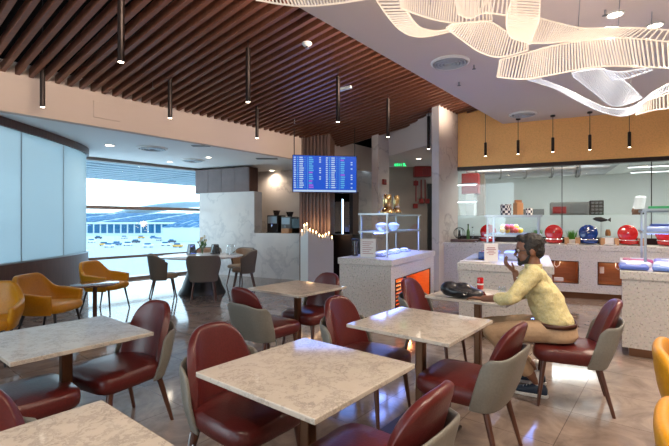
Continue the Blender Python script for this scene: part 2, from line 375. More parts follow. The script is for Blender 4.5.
# curved frosted partition
cp = [Vector(p) for p in ((-4.55,2.2,0),(-4.66,4.2,0),(-4.74,5.94,0),(-4.79,7.1,0),(-4.95,8.2,0),(-5.3,8.85,0),(-5.95,9.15,0),(-6.6,9.1,0))]
cs = [cr(cp, i/60) for i in range(61)]
def sweep(z0, z1, th, off=0):
    mb = MB(); vs = []
    for i, p in enumerate(cs):
        t_ = (cs[min(i+1,60)]-cs[max(i-1,0)]).normalized(); q = Vector((t_.y,-t_.x,0))
        vs += [(p.x+q.x*(off+th), p.y+q.y*(off+th), z0), (p.x+q.x*(off+th), p.y+q.y*(off+th), z1), (p.x+q.x*(off-th), p.y+q.y*(off-th), z1), (p.x+q.x*(off-th), p.y+q.y*(off-th), z0)]
    fs = [(4*i+k, 4*i+(k+1)%4, 4*i+4+(k+1)%4, 4*i+4+k) for i in range(60) for k in range(4)]+[(0,1,2,3),(243,242,241,240)]
    return mb.add(vs, fs)
struct(sweep(0,.82,.05).build('wall_curved_base', M['darkwood'], smooth=True))
struct(sweep(.84,2.80,.012).build('wall_curved_glass', M['curved'], smooth=True))
struct(sweep(2.80,HL,.06).build('wall_curved_header', M['darkwood'], smooth=True))
struct(sweep(.82,.84,.055).build('trim_2', M['steel'], smooth=True))
mb = MB()
for q in (.33,.47): p = cr(cp,q); mb.box((p.x,p.y,1.82),(.03,.014,1.96))
struct(mb.build('trim_3', M['steel']))
# ------------------------------------------------------------------ outside
KX = 1.54                                     # the apron lies 11.5 m below eye level
def far(x, y, z=-6): return (x*KX, y*KX, EYE+(z-EYE)*KX)
struct(MB().b2((-1300,18,far(0,0)[2]-.2),(700,1300,far(0,0)[2])).build('ground', M['apron']))
mb = MB()
for i in range(10):
    k = .5+i*.56
    mb.prism([win(-9,0,k), win(6,0,k), win(6,0,k+.26), win(-9,0,k+.26)], 2.98, 3.10)
for tt in range(-9,7,3): mb.prism([win(tt,0,.3), win(tt+.1,0,.3), win(tt+.1,0,6), win(tt,0,6)], 3.05, 3.16)
struct(mb.build('roof_canopy', mat('canopy_metal', (.16,.22,.26), .6)))
fw = mat('terminal_white', (.50,.58,.62), .7); fb = mat('terminal_glass', (.012,.10,.19), .6, spec=.15)
t = thing('terminal_building', 'long low airport terminal with a band of blue windows beyond the apron', 'building', far(-150,222)); t.scale = (KX,)*3
MB().box((30,10,3.2),(110,20,6.4)).build('facade', fw, t)
mb = MB()
for i in range(26): mb.box((-19+i*3.6,-.05,3.4),(2.7,.3,4.6))
mb.build('window_band', fb, t)
mb = MB()
for i in range(5):
    x0 = -24+i*24; mb.add([(x0,-1,6.4),(x0+22,-1,6.4),(x0+30,55,12.5),(x0+8,55,12.5),(x0,-1,5.8),(x0+22,-1,5.8),(x0+30,55,11.9),(x0+8,55,11.9)], [(0,1,2,3),(7,6,5,4),(0,4,5,1),(1,5,6,2),(2,6,7,3),(3,7,4,0)])
mb.build('roof', fw, t)
mb = MB()
for i in range(5):
    for k in range(6):
        for j in range(5):
            x0 = -24+i*24+2+k*3.3+j*1.6; y0 = 2+j*10.6; z0 = 6.75+(y0+1)*.109
            mb.add([(x0,y0,z0),(x0+2.9,y0,z0),(x0+4.1,y0+8.8,z0+.96),(x0+1.2,y0+8.8,z0+.96)], [(0,1,2,3)])
mb.build('skylight_band', fb, t, solid=.1)
t = thing('hangar', 'pale curved hangar roof rising beyond the terminal against the white sky', 'building', far(-150,420)); t.scale = (KX,)*3
pale = mat('hangar_pale', (.70,.78,.82), .6); mb = MB()
mb.grid(lambda a,b: Vector((-80+190*a, 60*b, 27*math.sin(PI*(.12+.80*a))**.7-3*b)), 30, 4); mb.build('roof', pale, t, solid=.6)
MB().b2((-80,2,0),(110,56,10)).build('walls', pale, t)
t = thing('pier_building', 'lower glazed airport pier right of the terminal with slanted blue skylights', 'building', far(-44,150)); t.scale = (KX,)*3
MB().box((5,9,2.6),(46,16,5.2)).build('facade', fw, t)
mb = MB()
for i in range(12):
    x0 = -18+i*3.7; mb.add([(x0,.6,5.25),(x0+2.9,.6,5.25),(x0+9.5,17,9.2),(x0+6.6,17,9.2)], [(0,1,2,3)])
mb.build('skylight_band', fb, t, solid=.1)
vc = [(.7,.7,.7),(.04,.05,.07),(.6,.3,.05),(.65,.66,.68),(.08,.16,.28),(.5,.5,.46)]
cars = []
for i in range(16):
    y = random.choice([118,128,142,160,178])+random.uniform(-3,3); px = 92+i*6.2+random.uniform(-1.5,1.5); x = (px-CX)/F*y
    nm = ['white','dark','orange','silver','blue','grey'][i%6]
    t = thing('service_vehicle', f'small {nm} service vehicle on the apron, number {i+1} counting from the left' , 'vehicle', far(x,y), random.uniform(-.4,.4), 'vehicles on the airport apron')
    vm = mat('vehicle_paint', vc[i%6], .4)
    MB().box((0,0,.8),(4.2,1.9,.9)).build('body', vm, t, bev=.15)
    MB().box((-.3,0,1.5),(2.2,1.7,.7)).build('cab', fb, t, bev=.15)
    for sx in (-1.3,1.3):
        for sy in (-.8,.8): MB().tube([(sx,sy-.12,.35),(sx,sy+.12,.35)], .35, 12).build('wheel', M['black'], t)

# ------------------------------------------------------------------ ceiling fittings
def vent(px, py, h, r, label):
    d = F*(h-EYE)/(HY-py); p = at(px,py,d)
    t = thing('ceiling_vent', label, 'vent', (p.x,p.y,h))
    MB().lathe([(r,0),(r,-.015),(r*.9,-.03),(r*.86,-.012),(r*.86,0)], n=40).build('rim', M['plaster'], t, smooth=True)
    mb = MB()
    for k in range(1,5):
        q = r*.86*k/5+.01; mb.lathe([(q+.018,-.006),(q+.022,-.03),(q,-.034),(q-.012,-.006)], n=36)
    mb.build('diffuser_ring', M['vent'], t, smooth=True)
vent(450,62,HC,.25,'round ceiling air vent on the white ceiling nearest the chandelier')
vent(523,114,HC,.26,'round ceiling air vent beside the gold wall')
vent(152.5,148,HL,.29,'round air vent in the lower ceiling, nearer the curved glass')
vent(193,160,HL,.27,'round air vent in the lower ceiling, farther along the window')
def down(px, py, h, label, r=.075, power=0, pos=None):
    p = pos or at(px,py,F*(h-EYE)/(HY-py))
    t = thing('downlight', label, 'ceiling light', (p[0],p[1],h), 0, 'round recessed downlights')
    MB().lathe([(r,0),(r,-.012),(r*.8,-.014),(r*.78,0)], n=24).build('ring', M['plaster'], t, smooth=True)
    MB().lathe([(0.001,-.004),(r*.78,-.004),(r*.78,-.002),(0.001,-.002)], n=24).build('lamp', M['warm'], t)
    if power: spot((p[0],p[1],h-.03), power)
down(615,14,HC,'round downlight in the white ceiling above the chandelier, left of two',.085,90)
down(655,25,HC,'round downlight in the white ceiling above the chandelier, right of two',.085,90)
down(109.5,145,HL,'round downlight in the lower ceiling nearest the curved glass',.1,30)
down(208.5,157,HL,'round downlight in the lower ceiling in front of the wall cabinets',.08,30)
down(170,161.5,HL,'round downlight in the lower ceiling between the two air vents',.08,20)
down(272,170.3,HL,'round downlight over the coffee bar niche',.1,40)
# downlights that stand outside the picture or behind the viewer in the same ceiling
for i, (x,y) in enumerate([(-1.4,-.6),(.2,.3),(1.9,.4),(3.4,1.6),(4.8,3.0),(3.8,4.6),(5.6,5.0),(1.2,-2.4),(3.6,-1.4),(2.4,2.4),(6.6,6.2),(6.2,2.0)]):
    spot((x,y,HC-.03), 120)
    MB_ = thing('downlight', 'round downlight in the white ceiling outside the picture', 'ceiling light', (x,y,HC), 0, 'downlights outside the picture')
    MB().lathe([(0.001,-.004),(.08,-.004),(.08,-.002),(0.001,-.002)], n=20).build('lamp', M['warm'], MB_)
# unseen area lights added behind the ceiling drop to brighten slats and soffit
for uu in (-.5,2.2,4.9,7.4):
    q = uv(uu,2.96,3.80); d_ = V*1.0+Vector((0,0,-.10)); area(q, 2.4, .12, 11, (1,.80,.62), d_.to_track_quat('-Z','Y').to_euler()).data.spread = math.radians(70)
# grille, detectors, sprinklers
p = at(201,145.7,F*(HL-EYE)/(HY-145.7)); tag(MB().box((0,0,-.005),(.34,.12,.015)).build('slot_vent', M['greysteel']), 'slim slot vent in the lower ceiling', 'vent'); bpy.data.objects['slot_vent'].location = (p.x,p.y,HL)
p = at(267,158.5,F*(HL-EYE)/(HY-158.5)); o = MB().box((0,0,-.005),(.5,.16,.015)).build('slot_vent', M['greysteel']); tag(o, 'dark slot vent in the lower ceiling in front of the coffee bar', 'vent'); o.location = (p.x,p.y,HL)
def detector(px, py, h, label, s=1):
    p = at(px,py,F*(h-EYE)/(HY-py)); t = thing('smoke_detector', label, 'smoke detector', (p.x,p.y,h+.03))
    MB().lathe([(.055*s,0),(.06*s,-.015),(.05*s,-.03),(.03*s,-.05),(.001,-.055)], n=20).build('housing', M['plaster'], t, smooth=True)
    MB().lathe([(.018*s,-.05),(.02*s,-.075),(.001,-.08)], n=12).build('sensor', M['steel'], t, smooth=True)
detector(307,45,3.78,'white round smoke detector under the wooden slats',1.15)
def sprinkler(px, py, h, label):
    p = at(px,py,F*(h-EYE)/(HY-py)); t = thing('sprinkler', label, 'sprinkler', (p.x,p.y,h))
    MB().tube([(0,0,.1),(0,0,-.05)], .009, 8).build('pipe', M['steel'], t)
    MB().lathe([(.02,-.05),(.028,-.055),(.001,-.06)], n=14).build('deflector', M['greysteel'], t)
sprinkler(459,82,HC,'dark sprinkler head hanging from the white ceiling by the slats')
sprinkler(474,65,HC,'dark sprinkler head beside the round vent near the chandelier')
sprinkler(513,113,HC,'sprinkler head just left of the vent by the gold wall')
sprinkler(153,85,3.55,'small sprinkler head under the slats above the soffit hatch')
sprinkler(294.5,121,3.5,'small sprinkler head under the slats above the screen')
sprinkler(605,10,HC,'sprinkler head next to the downlight above the chandelier')
p = at(345,88.5,6.9); t = thing('slat_lamp', 'white tubular lamp fixed between the wooden ceiling slats', 'ceiling light', (p.x,p.y,p.z), math.atan2(U.y,U.x)+PI/2)
MB().box((0,0,0),(.26,.06,.05)).build('housing', M['plaster'], t, bev=.01)
# pendants
def make_pendant(loc, top, L, r, label, group, src=None):
    t = thing('pendant_lamp', label, 'pendant lamp', loc, 0, group)
    MB().lathe([(r,0),(r,L),(r*.5,L+.01),(.004,L+.02)], n=16).build('tube_shade', M['blackm'], t, smooth=True)
    MB().lathe([(.001,-.003),(r*.8,-.003),(r*.8,.0),(.001,.0)], n=16).build('bulb', M['warm'], t)
    MB().tube([(0,0,L),(0,0,top-loc[2])], .006, 6).build('cord', M['black'], t)
    MB().lathe([(.045,top-loc[2]),(.045,top-loc[2]-.03),(.01,top-loc[2]-.04)], n=16).build('canopy', M['black'], t)
    spot((loc[0],loc[1],loc[2]-.02), 14, size=90)
for px, py, lb in ((42.5,107,'leftmost of the slim black pendant lamps under the slats'),(170,118,'slim black pendant lamp above the window downlights, by the soffit'),
    (257,138,'slim black pendant lamp just left of the flight screen, by the soffit'),(121,62,'slim black pendant lamp at the top left, nearest the viewer'),
    (248,102,'slim black pendant lamp hanging in the middle of the slatted ceiling'),(338,122,'slim black pendant lamp above the flight screen'),
    (388,137,'slim black pendant lamp in front of the narrow marble pier'),(428.5,149,'slim black pendant lamp left of the tall marble column')):
    d = F*1.55/(HY-py); p = at(px,py,d)
    make_pendant((p.x,p.y,3.0), 4.72, .70, .032, lb, 'pendants under the slatted ceiling')
for i, (px, py) in enumerate([(486,156),(518,154.5),(553,153),(589,151),(629,148.5),(674,146)]):
    X = 3.76+(i-1)*.573; D = 8.58-(i-1)*.265
    make_pendant((X,D,2.82), HC-.001 if i else 4.72, .28, .028, 'slim black pendant lamp before the gold wall, '+['first','second','third','fourth','fifth','sixth'][i]+' from the left', 'pendants before the gold wall')

# ------------------------------------------------------------------ chandelier
ch = thing('chandelier', 'large wavy chandelier of glowing glass rod ribbons under the white ceiling', 'chandelier', (0,0,0))
def ribbon(a, b, ds, name='rod_ribbon', mt='rod', gap=.027, rr=.0075):
    A = [at(p[0],p[1],d) for p, d in zip(a, ds)]; B = [at(p[0],p[1],d+(p[2] if len(p) > 2 else .05)) for p, d in zip(b, ds)]
    L = sum((cr(A,(i+1)/40)-cr(A,i/40)).length for i in range(40)); L2 = sum((cr(B,(i+1)/40)-cr(B,i/40)).length for i in range(40))
    n = int(max(L,L2)/gap); mb = MB()
    for i in range(n+1): mb.tube([cr(A,i/n), cr(B,i/n)], rr, 4)
    o = mb.build(name, M[mt], ch); o['label'] = 'ribbon of parallel glowing glass rods'
    for E in (A,B): MB().tube([cr(E,i/50) for i in range(51)], .008, 6).build('edge_rail', M[mt], o, smooth=True)
ribbon([(250,-24),(290,-20),(335,-24),(380,-26)], [(256,0),(300,6),(340,3),(378,-3)], [3.3,3.35,3.4,3.5])
ribbon([(398,-8),(408,13),(418,26),(428,30),(438,31),(452,29)], [(371,-8),(386,14),(399,29),(413,36),(430,36),(452,31)], [3.5,3.6,3.7,3.8,3.85,3.9])
ribbon([(396,-20),(415,-16),(440,-12),(460,-12),(490,-4)], [(401,8),(416,14),(436,20),(458,23),(492,21)], [3.4,3.5,3.6,3.7,3.8])
ribbon([(452,24),(472,22),(490,22),(507,32),(528,43)], [(446,28),(462,40),(480,52),(500,57),(528,50)], [3.7,3.75,3.8,3.9,4.0])
ribbon([(452,-18),(470,-18),(492,-16),(516,-14)], [(458,14),(470,18),(486,13),(516,17)], [3.3,3.35,3.4,3.5])
ribbon([(518,-14),(507,16),(510,36),(526,42)], [(540,-14),(539,18),(534,33),(530,44)], [3.3,3.5,3.7,3.85], gap=.02)
ribbon([(536,17),(558,23),(582,28),(608,28),(640,28),(690,32)], [(528,43),(548,43),(568,41),(590,40),(625,38),(690,44)], [3.8,3.85,3.9,3.9,3.8,3.7])
ribbon([(500,60),(530,52),(552,46),(580,41),(606,38),(640,39),(690,44)], [(497,77),(524,79),(550,75),(582,69),(612,66),(644,67),(690,69)], [4.2,4.1,4.05,4.0,3.95,3.9,3.8])
ribbon([(540,79),(566,89),(588,100),(608,108),(628,108),(642,101),(655,91),(690,74)], [(528,80),(556,89),(580,102),(602,112),(622,116),(638,111),(650,99),(690,82)], [4.5,4.7,4.9,5.1,5.2,5.1,4.9,4.6], mt='rodc')
ribbon([(572,73),(602,69),(624,81),(642,98)], [(573,76),(592,91),(613,106),(636,101)], [4.3,4.4,4.5,4.7], mt='rodc', gap=.022)
ribbon([(640,104),(655,98),(690,86)], [(636,115),(655,110),(690,106)], [5.1,4.9,4.7])
ribbon([(604,70),(622,72),(648,68)], [(612,80),(628,78),(652,70)], [4.2,4.2,4.1], mt='rodc')
for px, py, d in ((480,8,3.4),(535,2,3.5),(578,30,3.9),(618,28,3.85),(650,68,4.2),(630,105,5.2),(430,5,3.5)):
    p = at(px,py,d); MB().tube([p,(p.x+.02,p.y,HC)], .004, 5).build('suspension_wire', M['steel'], ch)

for X,D in ((.7,3.2),(1.4,3.5),(2.0,3.8)):     # area lights added near the chandelier to brighten the ceiling
    area((X,D,2.75), 1.0, 1.0, 3.0, (1,.78,.64), (PI,0,0))
# ------------------------------------------------------------------ chairs
def ss(a, b, x): x = max(0,min(1,(x-a)/(b-a))); return x*x*(3-2*x)
def leg_mb(x0, y0, z0, x1, y1, r0=.022, r1=.012): return MB().tube([(x0,y0,z0),((x0+x1)/2,(y0+y1)/2,z0/2),(x1,y1,0)], [r0,(r0+r1)/2,r1], 12)
def cushion(hx, hy0, hy1, z0, z1, n=16, p=4.5, pf=2.2, crown=.015):
    mb = MB(); vs = []; N_ = 40; prof = [(.93,z0),(1,z0+.025),(1.01,(z0+z1)/2),(.99,z1-.02),(.93,z1-.003),(.6,z1+crown*.7),(.25,z1+crown)]
    cy = (hy0+hy1)/2; h = (hy1-hy0)/2
    for s, z in prof:
        for i in range(N_):
            a = 2*PI*i/N_; c_, s_ = math.cos(a), math.sin(a); k = (abs(c_)**p+abs(s_)**p)**(-1/p)
            w = hx*(1-.08*max(0,-s_)); vs.append((w*c_*k*s, cy+h*s_*k*s, z))
    fs = [(j*N_+i, j*N_+(i+1)%N_, (j+1)*N_+(i+1)%N_, (j+1)*N_+i) for j in range(len(prof)-1) for i in range(N_)]
    fs += [tuple(range(N_))[::-1], tuple(range((len(prof)-1)*N_, len(prof)*N_))]
    return mb.add(vs, fs)
def make_dining(label):
    t = thing('dining_chair', label, 'chair', (0,0,0), 0, 'burgundy and grey dining chairs')
    cushion(.245,-.24,.27,.355,.465,p=6.5,crown=.01).build('seat', M['burg'], t, smooth=True)
    def pad(a, b):
        s = 2*a-1; top = .50+.345*(1-abs(s)**3.4)**(1/2.2) if abs(s) < 1 else .50
        z = .42+(top-.42)*b; x = .228*s*(1-.05*b*b); y = -.225+.085*abs(s)**2.4-.29*(z-.42)**1.1
        return Vector((x,y,z))
    MB().grid(pad, 16, 9).build('backrest', M['burg'], t, solid=.05, sub=2)
    def sh(a, b):
        th = (2*a-1)*1.52; c_, s_ = math.cos(th), math.sin(th); at_ = abs(th)
        top = .70-.035*ss(.35,.95,at_)-.05*ss(1.32,1.52,at_); z = .335+(top-.335)*b
        k = (abs(s_)**3.4+abs(c_)**3.4)**(-1/3.4); flare = .90+.10*ss(0,.45,b)
        y = -.085-.170*c_*k*flare-.27*(z-.335)*(.5+.5*max(0,c_)**.5)-.035*b*ss(.9,1.5,at_)
        return Vector((.256*s_*k*flare*(1-.04*b), y, z))
    MB().grid(sh, 26, 7).build('back_shell', M['shell'], t, solid=.022, sub=2)
    for x, y, X, Y in ((-.19,.19,-.225,.235),(.19,.19,.225,.235),(-.18,-.17,-.215,-.27),(.18,-.17,.215,-.27)):
        leg_mb(x,y,.38,X,Y).build('leg', M['legwood'], t, smooth=True)
    mb = MB(); mb.tube([(.262,-.12,.36),(.275,-.12,.30),(.262,-.10,.27),(.25,-.12,.29)], .005, 6)
    mb.build('bag_hook', M['steel'], t, smooth=True)
    return t
def cpos(c, off, d): return Vector((c[0],c[1],0))+d*off
T = {'TC':(-.125,2.0),'TR':(.60,2.91),'TM':(1.37,4.0),'TF':(-.39,4.44),'TL':(-1.66,2.59),'TB':(-.858,1.124)}
CH = [(cpos(T['TC'],.46,V)-U*.0, -V, 'burgundy dining chair with grey shell, tucked in at the left of the front marble table'),
 (cpos(T['TC'],-.36,V)-U*.03, V, 'burgundy and grey dining chair at the bottom edge, seen from behind its back'),
 (cpos(T['TR'],.44,V), -V, 'burgundy dining chair left of the middle marble table, blue sheen on its seat'),
 (cpos(T['TR'],-.33,V), V, 'burgundy and grey dining chair right of the middle marble table, back to the viewer'),
 (cpos(T['TM'],.44,V), -V, 'burgundy dining chair opposite the seated man, before the glowing counter niche'),
 (Vector((1.905,3.39,0)), Vector((-.90,.43,0)), 'burgundy dining chair on which the man sits'),
 (cpos(T['TF'],-.44,U), U, 'dining chair at the near side of the small far table, grey shell towards the viewer'),
 (cpos(T['TF'],.27,U)+V*.05, -U, 'burgundy dining chair at the far side of the small far table, facing the viewer'),
 (cpos(T['TL'],.36,U)+V*.09, Vector((-.48,-.877,0)), 'burgundy dining chair right of the left marble table, seat shining with window light'),
 (cpos(T['TL'],-.24,U)+V*.02, U, 'dining chair under the near side of the left table, only its seat showing'),
 (cpos(T['TB'],.37,V)-U*.03, -V, 'burgundy dining chair behind the bottom left table, rounded back showing')]
ch0 = make_dining('x')
for i, (p, f, lb) in enumerate(CH):
    if i == 0: ch0.location = p; ch0.rotation_euler = (0,0,ang(f)); ch0['label'] = lb
    else: dup(ch0, p, ang(f), lb)

# square marble tables
def make_table(label):
    t = thing('dining_table', label, 'table', (0,0,0), 0, 'square marble dining tables')
    MB().box((0,0,.738),(.74,.74,.024)).build('tabletop', M['cream'], t, bev=.004)
    mb = MB(); mb.box((0,0,.37),(.062,.062,.70)); mb.build('pedestal', M['bronze'], t, bev=.012, seg=3)
    MB().box((0,0,.008),(.42,.42,.016)).build('base_plate', M['blackm'], t, bev=.004)
    mb = MB(); mb.box((0,0,.718),(.5,.05,.016)); mb.box((0,0,.718),(.05,.5,.016)); mb.build('top_bracket', M['blackm'], t)
    return t
tl = {'TC':'square marble table in front, centre of the picture, nothing on it','TR':'square marble table in the middle, between the front table and the man',
 'TM':'square marble table with the black bag where the man eats','TF':'small square marble table farthest away, near the candle divider',
 'TL':'square marble table at the left edge, striped by ceiling reflections','TB':'square marble table cut off by the bottom left corner'}
t0 = None
for k, c in T.items():
    if t0 is None: t0 = make_table(tl[k]); t0.location = (c[0],c[1],0); t0.rotation_euler = (0,0,math.atan2(U.y,U.x))
    else: dup(t0, (c[0],c[1],0), math.atan2(U.y,U.x), tl[k])

# yellow armchairs
def make_arm(label):
    t = thing('armchair', label, 'armchair', (0,0,0), 0, 'mustard yellow armchairs')
    cushion(.26,-.22,.30,.36,.455,p=5).build('seat', M['yellow'], t, smooth=True)
    def sh(a, b):
        th = (2*a-1)*2.25; c_, s_ = math.cos(th), math.sin(th); at_ = abs(th)
        top = .80-.19*ss(.55,1.15,at_)-.03*ss(1.2,2.25,at_); bot = .34; z = bot+(top-bot)*b
        k = (abs(s_)**3.2+abs(c_)**3.2)**(-1/3.2); fl = .84+.16*ss(0,.7,b)
        return Vector((.315*s_*k*fl, .02-.285*c_*k*fl-(.10*(z-.34) if c_ > 0 else 0)*max(0,c_), z))
    MB().grid(sh, 34, 8).build('shell', M['yellow'], t, solid=.055, sub=2)
    for x, y, X, Y in ((-.20,.20,-.25,.26),(.20,.20,.25,.26),(-.19,-.17,-.23,-.26),(.19,-.17,.23,-.26)):
        leg_mb(x,y,.37,X,Y,.017,.010).build('leg', M['black'], t, smooth=True)
    return t
a0 = make_arm('mustard armchair cut off by the left edge, facing the viewer'); a0.location = (-3.60,4.28,0); a0.rotation_euler = (0,0,ang((.42,-.9)))
dup(a0, (-3.50,5.15,0), ang((1,-.02)), 'mustard armchair in the middle of the left row, nearer side of the round wooden table')
dup(a0, (-3.72,6.80,0), ang((.99,-.12)), 'mustard armchair at the far end of the left row, by the window')
dup(a0, (1.98,2.06,0), ang((.75,-.6)), 'mustard armchair at the right edge, the farther of the two there')
dup(a0, (1.37,1.25,0), ang((.75,-.6)), 'mustard armchair in the bottom right corner')
t = thing('side_table', 'small round dark wood side table between two yellow armchairs', 'table', (-3.42,5.98,0))
MB().lathe([(.001,.54),(.29,.54),(.31,.548),(.31,.56),(.30,.565),(.001,.565)], n=40).build('tabletop', noisy('walnut', (.16,.06,.035), (.21,.085,.05), .15, 6, coat=.6), t, smooth=True)
MB().lathe([(.028,.01),(.028,.54)], n=16).build('pedestal', M['darkwood'], t, smooth=True)
MB().lathe([(.19,0),(.19,.012),(.04,.022)], n=32).build('base', M['black'], t, smooth=True)

# round table and its tub chairs
RT = Vector((-2.68,8.5,0))
t = thing('round_table', 'large round white table with dark flared base in front of the window', 'table', RT)
MB().lathe([(.001,.725),(.78,.725),(.81,.733),(.81,.747),(.80,.752),(.001,.752)], n=64).build('tabletop', M['terrtop'], t, smooth=True)
MB().lathe([(.46,0),(.46,.02),(.40,.12),(.30,.40),(.26,.60),(.30,.725)], n=40).build('base', M['black'], t, smooth=True)
def make_tub(label):
    t = thing('tub_chair', label, 'chair', (0,0,0), 0, 'taupe tub chairs at the round table')
    cushion(.235,-.20,.26,.39,.465,p=4).build('seat', M['tan'], t, smooth=True)
    def sh(a, b):
        th = (2*a-1)*1.85; c_, s_ = math.cos(th), math.sin(th); top = .84-.14*ss(.8,1.85,abs(th)); z = .36+(top-.36)*b
        k = (abs(s_)**2.5+abs(c_)**2.5)**(-1/2.5); fl = .80+.20*ss(0,1,b)
        return Vector((.29*s_*k*fl, .0-.25*c_*k*fl, z))
    MB().grid(sh, 28, 7).build('back_shell', M['taupe'], t, solid=.035, sub=2)
    def inn(a, b):
        p = sh(.03+.94*a, .12+.84*b); q = Vector((p.x*.90, p.y*.90, p.z)); return q
    MB().grid(inn, 28, 6).build('inner_lining', M['tan'], t, solid=.012, sub=1)
    for x, y, X, Y in ((-.17,.16,-.22,.23),(.17,.16,.22,.23),(-.16,-.13,-.21,-.22),(.16,-.13,.21,-.22)):
        leg_mb(x,y,.40,X,Y,.019,.011).build('leg', M['legwood'], t, smooth=True)
    return t
tb = make_tub('taupe tub chair at the round table nearest the viewer, seen from behind')
tb.location = (-2.38,7.62,0); tb.rotation_euler = (0,0,ang((-.25,.95)))
for x, y, f, lb in ((-3.22,7.85,(.9,.45),'taupe tub chair at the left of the round table, by the window'),(-1.90,8.85,(-1,-.15),'taupe tub chair at the right of the round table'),
    (-2.12,9.5,(-.6,-.8),'tub chair at the back right of the round table, tan inside showing'),(-2.9,9.6,(.1,-1),'tub chair behind the round table with its back to the window')):
    dup(tb, (x,y,0), ang(f), lb)
# things on the round table
p = Vector((-2.72,8.62,.752)); t = thing('flower_vase', 'small glass vase of pale flowers on the round table', 'vase', p)
MB().lathe([(.03,0),(.04,.02),(.035,.10),(.045,.14)], n=20).build('vase', M['glass'], t, smooth=True)
for k in range(7):
    a = k*2.4; r = .05+.03*(k%3); q = Vector((r*math.cos(a), r*math.sin(a), .26+.04*(k%4)))
    st = MB().tube([(0,0,.02),(q.x*.4,q.y*.4,.16),q], .004, 6).build('stem', M['leafd'], t)
    MB().loft([(q*.55,(.014,0,0),(0,.004,0)),(q*.7+Vector((.02,0,0)),(.02,0,0),(0,.005,0)),(q*.9,(.002,0,0),(0,.002,0))], 8).build('leaf', M['leafd'], t, smooth=True)
    MB().ball(q, (.022,.022,.03), 10).build('flower', M['petal'], t, smooth=True)
for x, y, lb, mm in ((-3.02,8.85,'dark tapered glass lantern left of the flower vase','smoke'),(-2.52,8.85,'dark tapered glass lantern right of the flower vase','smoke'),(-2.16,8.75,'clear glass lantern at the right end of the round table','glass')):
    t = thing('lantern', lb, 'lantern', (x,y,.752))
    MB().lathe([(.095,0),(.10,.01),(.075,.18),(.07,.20)], n=4).build('body', M[mm], t)
    mb = MB()
    for k in range(4):
        a = PI/2*k; mb.tube([(.10*math.cos(a),.10*math.sin(a),0),(.07*math.cos(a),.07*math.sin(a),.20)], .006, 6)
        b = a+PI/2
        for r, z in ((.10,.006),(.07,.20)): mb.tube([(r*math.cos(a),r*math.sin(a),z),(r*math.cos(b),r*math.sin(b),z)], .006, 6)
    mb.build('frame', M['black'] if mm == 'smoke' else M['chrome'], t)

# ------------------------------------------------------------------ counters
def counter(name, label, loc, xdir, W, D, H, niches, kick=.10, lin='orange', top=.09, ov=.02):
    t = thing(name, label, 'counter', loc, math.atan2(xdir[1],xdir[0]))
    nd_ = .42; mb = MB(); xs = 0
    zt = H-top
    for (x0,x1,z0,z1) in niches:
        if x0 > xs: mb.b2((xs,0,kick),(x0,nd_,zt))
        mb.b2((x0,0,kick),(x1,nd_,z0)); mb.b2((x0,0,z1),(x1,nd_,zt)); xs = x1
    if xs < W: mb.b2((xs,0,kick),(W,nd_,zt))
    if D > nd_: mb.b2((0,nd_,kick),(W,D,zt))
    mb.build('body', M['terr'], t)
    MB().b2((-ov,-ov,zt),(W+ov,D+ov,H)).build('worktop', [M['terr']], t, bev=.006)
    MB().b2((.06,.06,0),(W-.06,D-.06,kick)).build('plinth', M['bronze'], t)
    for (x0,x1,z0,z1) in niches:
        e = .008; n_ = MB()
        n_.b2((x0,.01,z0),(x1,nd_-.002,z0+e)); n_.b2((x0,.01,z1-e),(x1,nd_-.002,z1)); n_.b2((x0,.01,z0),(x0+e,nd_-.002,z1)); n_.b2((x1-e,.01,z0),(x1,nd_-.002,z1)); n_.b2((x0,nd_-.02,z0),(x1,nd_-.002,z1))
        n_.build('niche_lining', M[lin], t)
        f = MB()
        for a, b in (((x0,-.006,z0),(x1,.012,z0+.012)),((x0,-.006,z1-.012),(x1,.012,z1)),((x0,-.006,z0),(x0+.012,.012,z1)),((x1-.012,-.006,z0),(x1,.012,z1))): f.b2(a,b)
        f.build('niche_frame', M['blackm'], t)
    return t
def local_light(t, x, y, z, p, col, r=.03):
    l = bpy.data.lights.new('niche_light','POINT'); l.energy = p; l.color = col; l.shadow_soft_size = r
    o = bpy.data.objects.new('niche_light', l); C.objects.link(o); a = t.rotation_euler[2]
    o.location = (t.location.x+math.cos(a)*x-math.sin(a)*y, t.location.y+math.sin(a)*x+math.cos(a)*y, z); return o
cb = counter('serving_counter', 'long speckled stone counter under the kitchen glass with wood lined niches', sn(-1.76,9.01), S, 7.6, .70, 1.0,
   [(2.0,2.54,.28,.70),(2.84,3.38,.28,.70),(3.68,4.22,.28,.70),(4.52,5.06,.28,.70)], kick=.12, top=.10, ov=.01, lin='nwood')
for x in (2.27,3.11,3.95): local_light(cb, x, .15, .66, 1.3, (1,.6,.3))
# towels / hooks in the niches
for x, lb in ((2.2,'white cable bundle hanging in the left wooden counter niche'),(3.2,'white cable bundle hanging in the right wooden counter niche')):
    a = cb.rotation_euler[2]; q = sn(-1.76,9.01)+S*x+N*.15
    o = MB().tube([(-.05,0,.68),(-.06,0,.60),(-.02,0,.56),(.03,0,.60),(.04,0,.67)], .009, 8).build('cable', M['plaster'], smooth=True)
    o.location = (q.x,q.y,0); o.rotation_euler = (0,0,a); tag(o, lb, 'cable')
for x, z, lb in ((2.22,.288,'white power box on the floor of the left counter niche'),(2.93,.50,'white socket box on the side of the right counter niche')):
    q = sn(-1.76,9.01)+S*x+N*.2; o = MB().box((0,0,.035),(.16 if x < 2.5 else .07,.06,.07 if x < 2.5 else .12)).build('power_box', M['plaster'], bev=.006)
    o.location = (q.x,q.y,z); o.rotation_euler = (0,0,cb.rotation_euler[2]); tag(o, lb, 'power box')
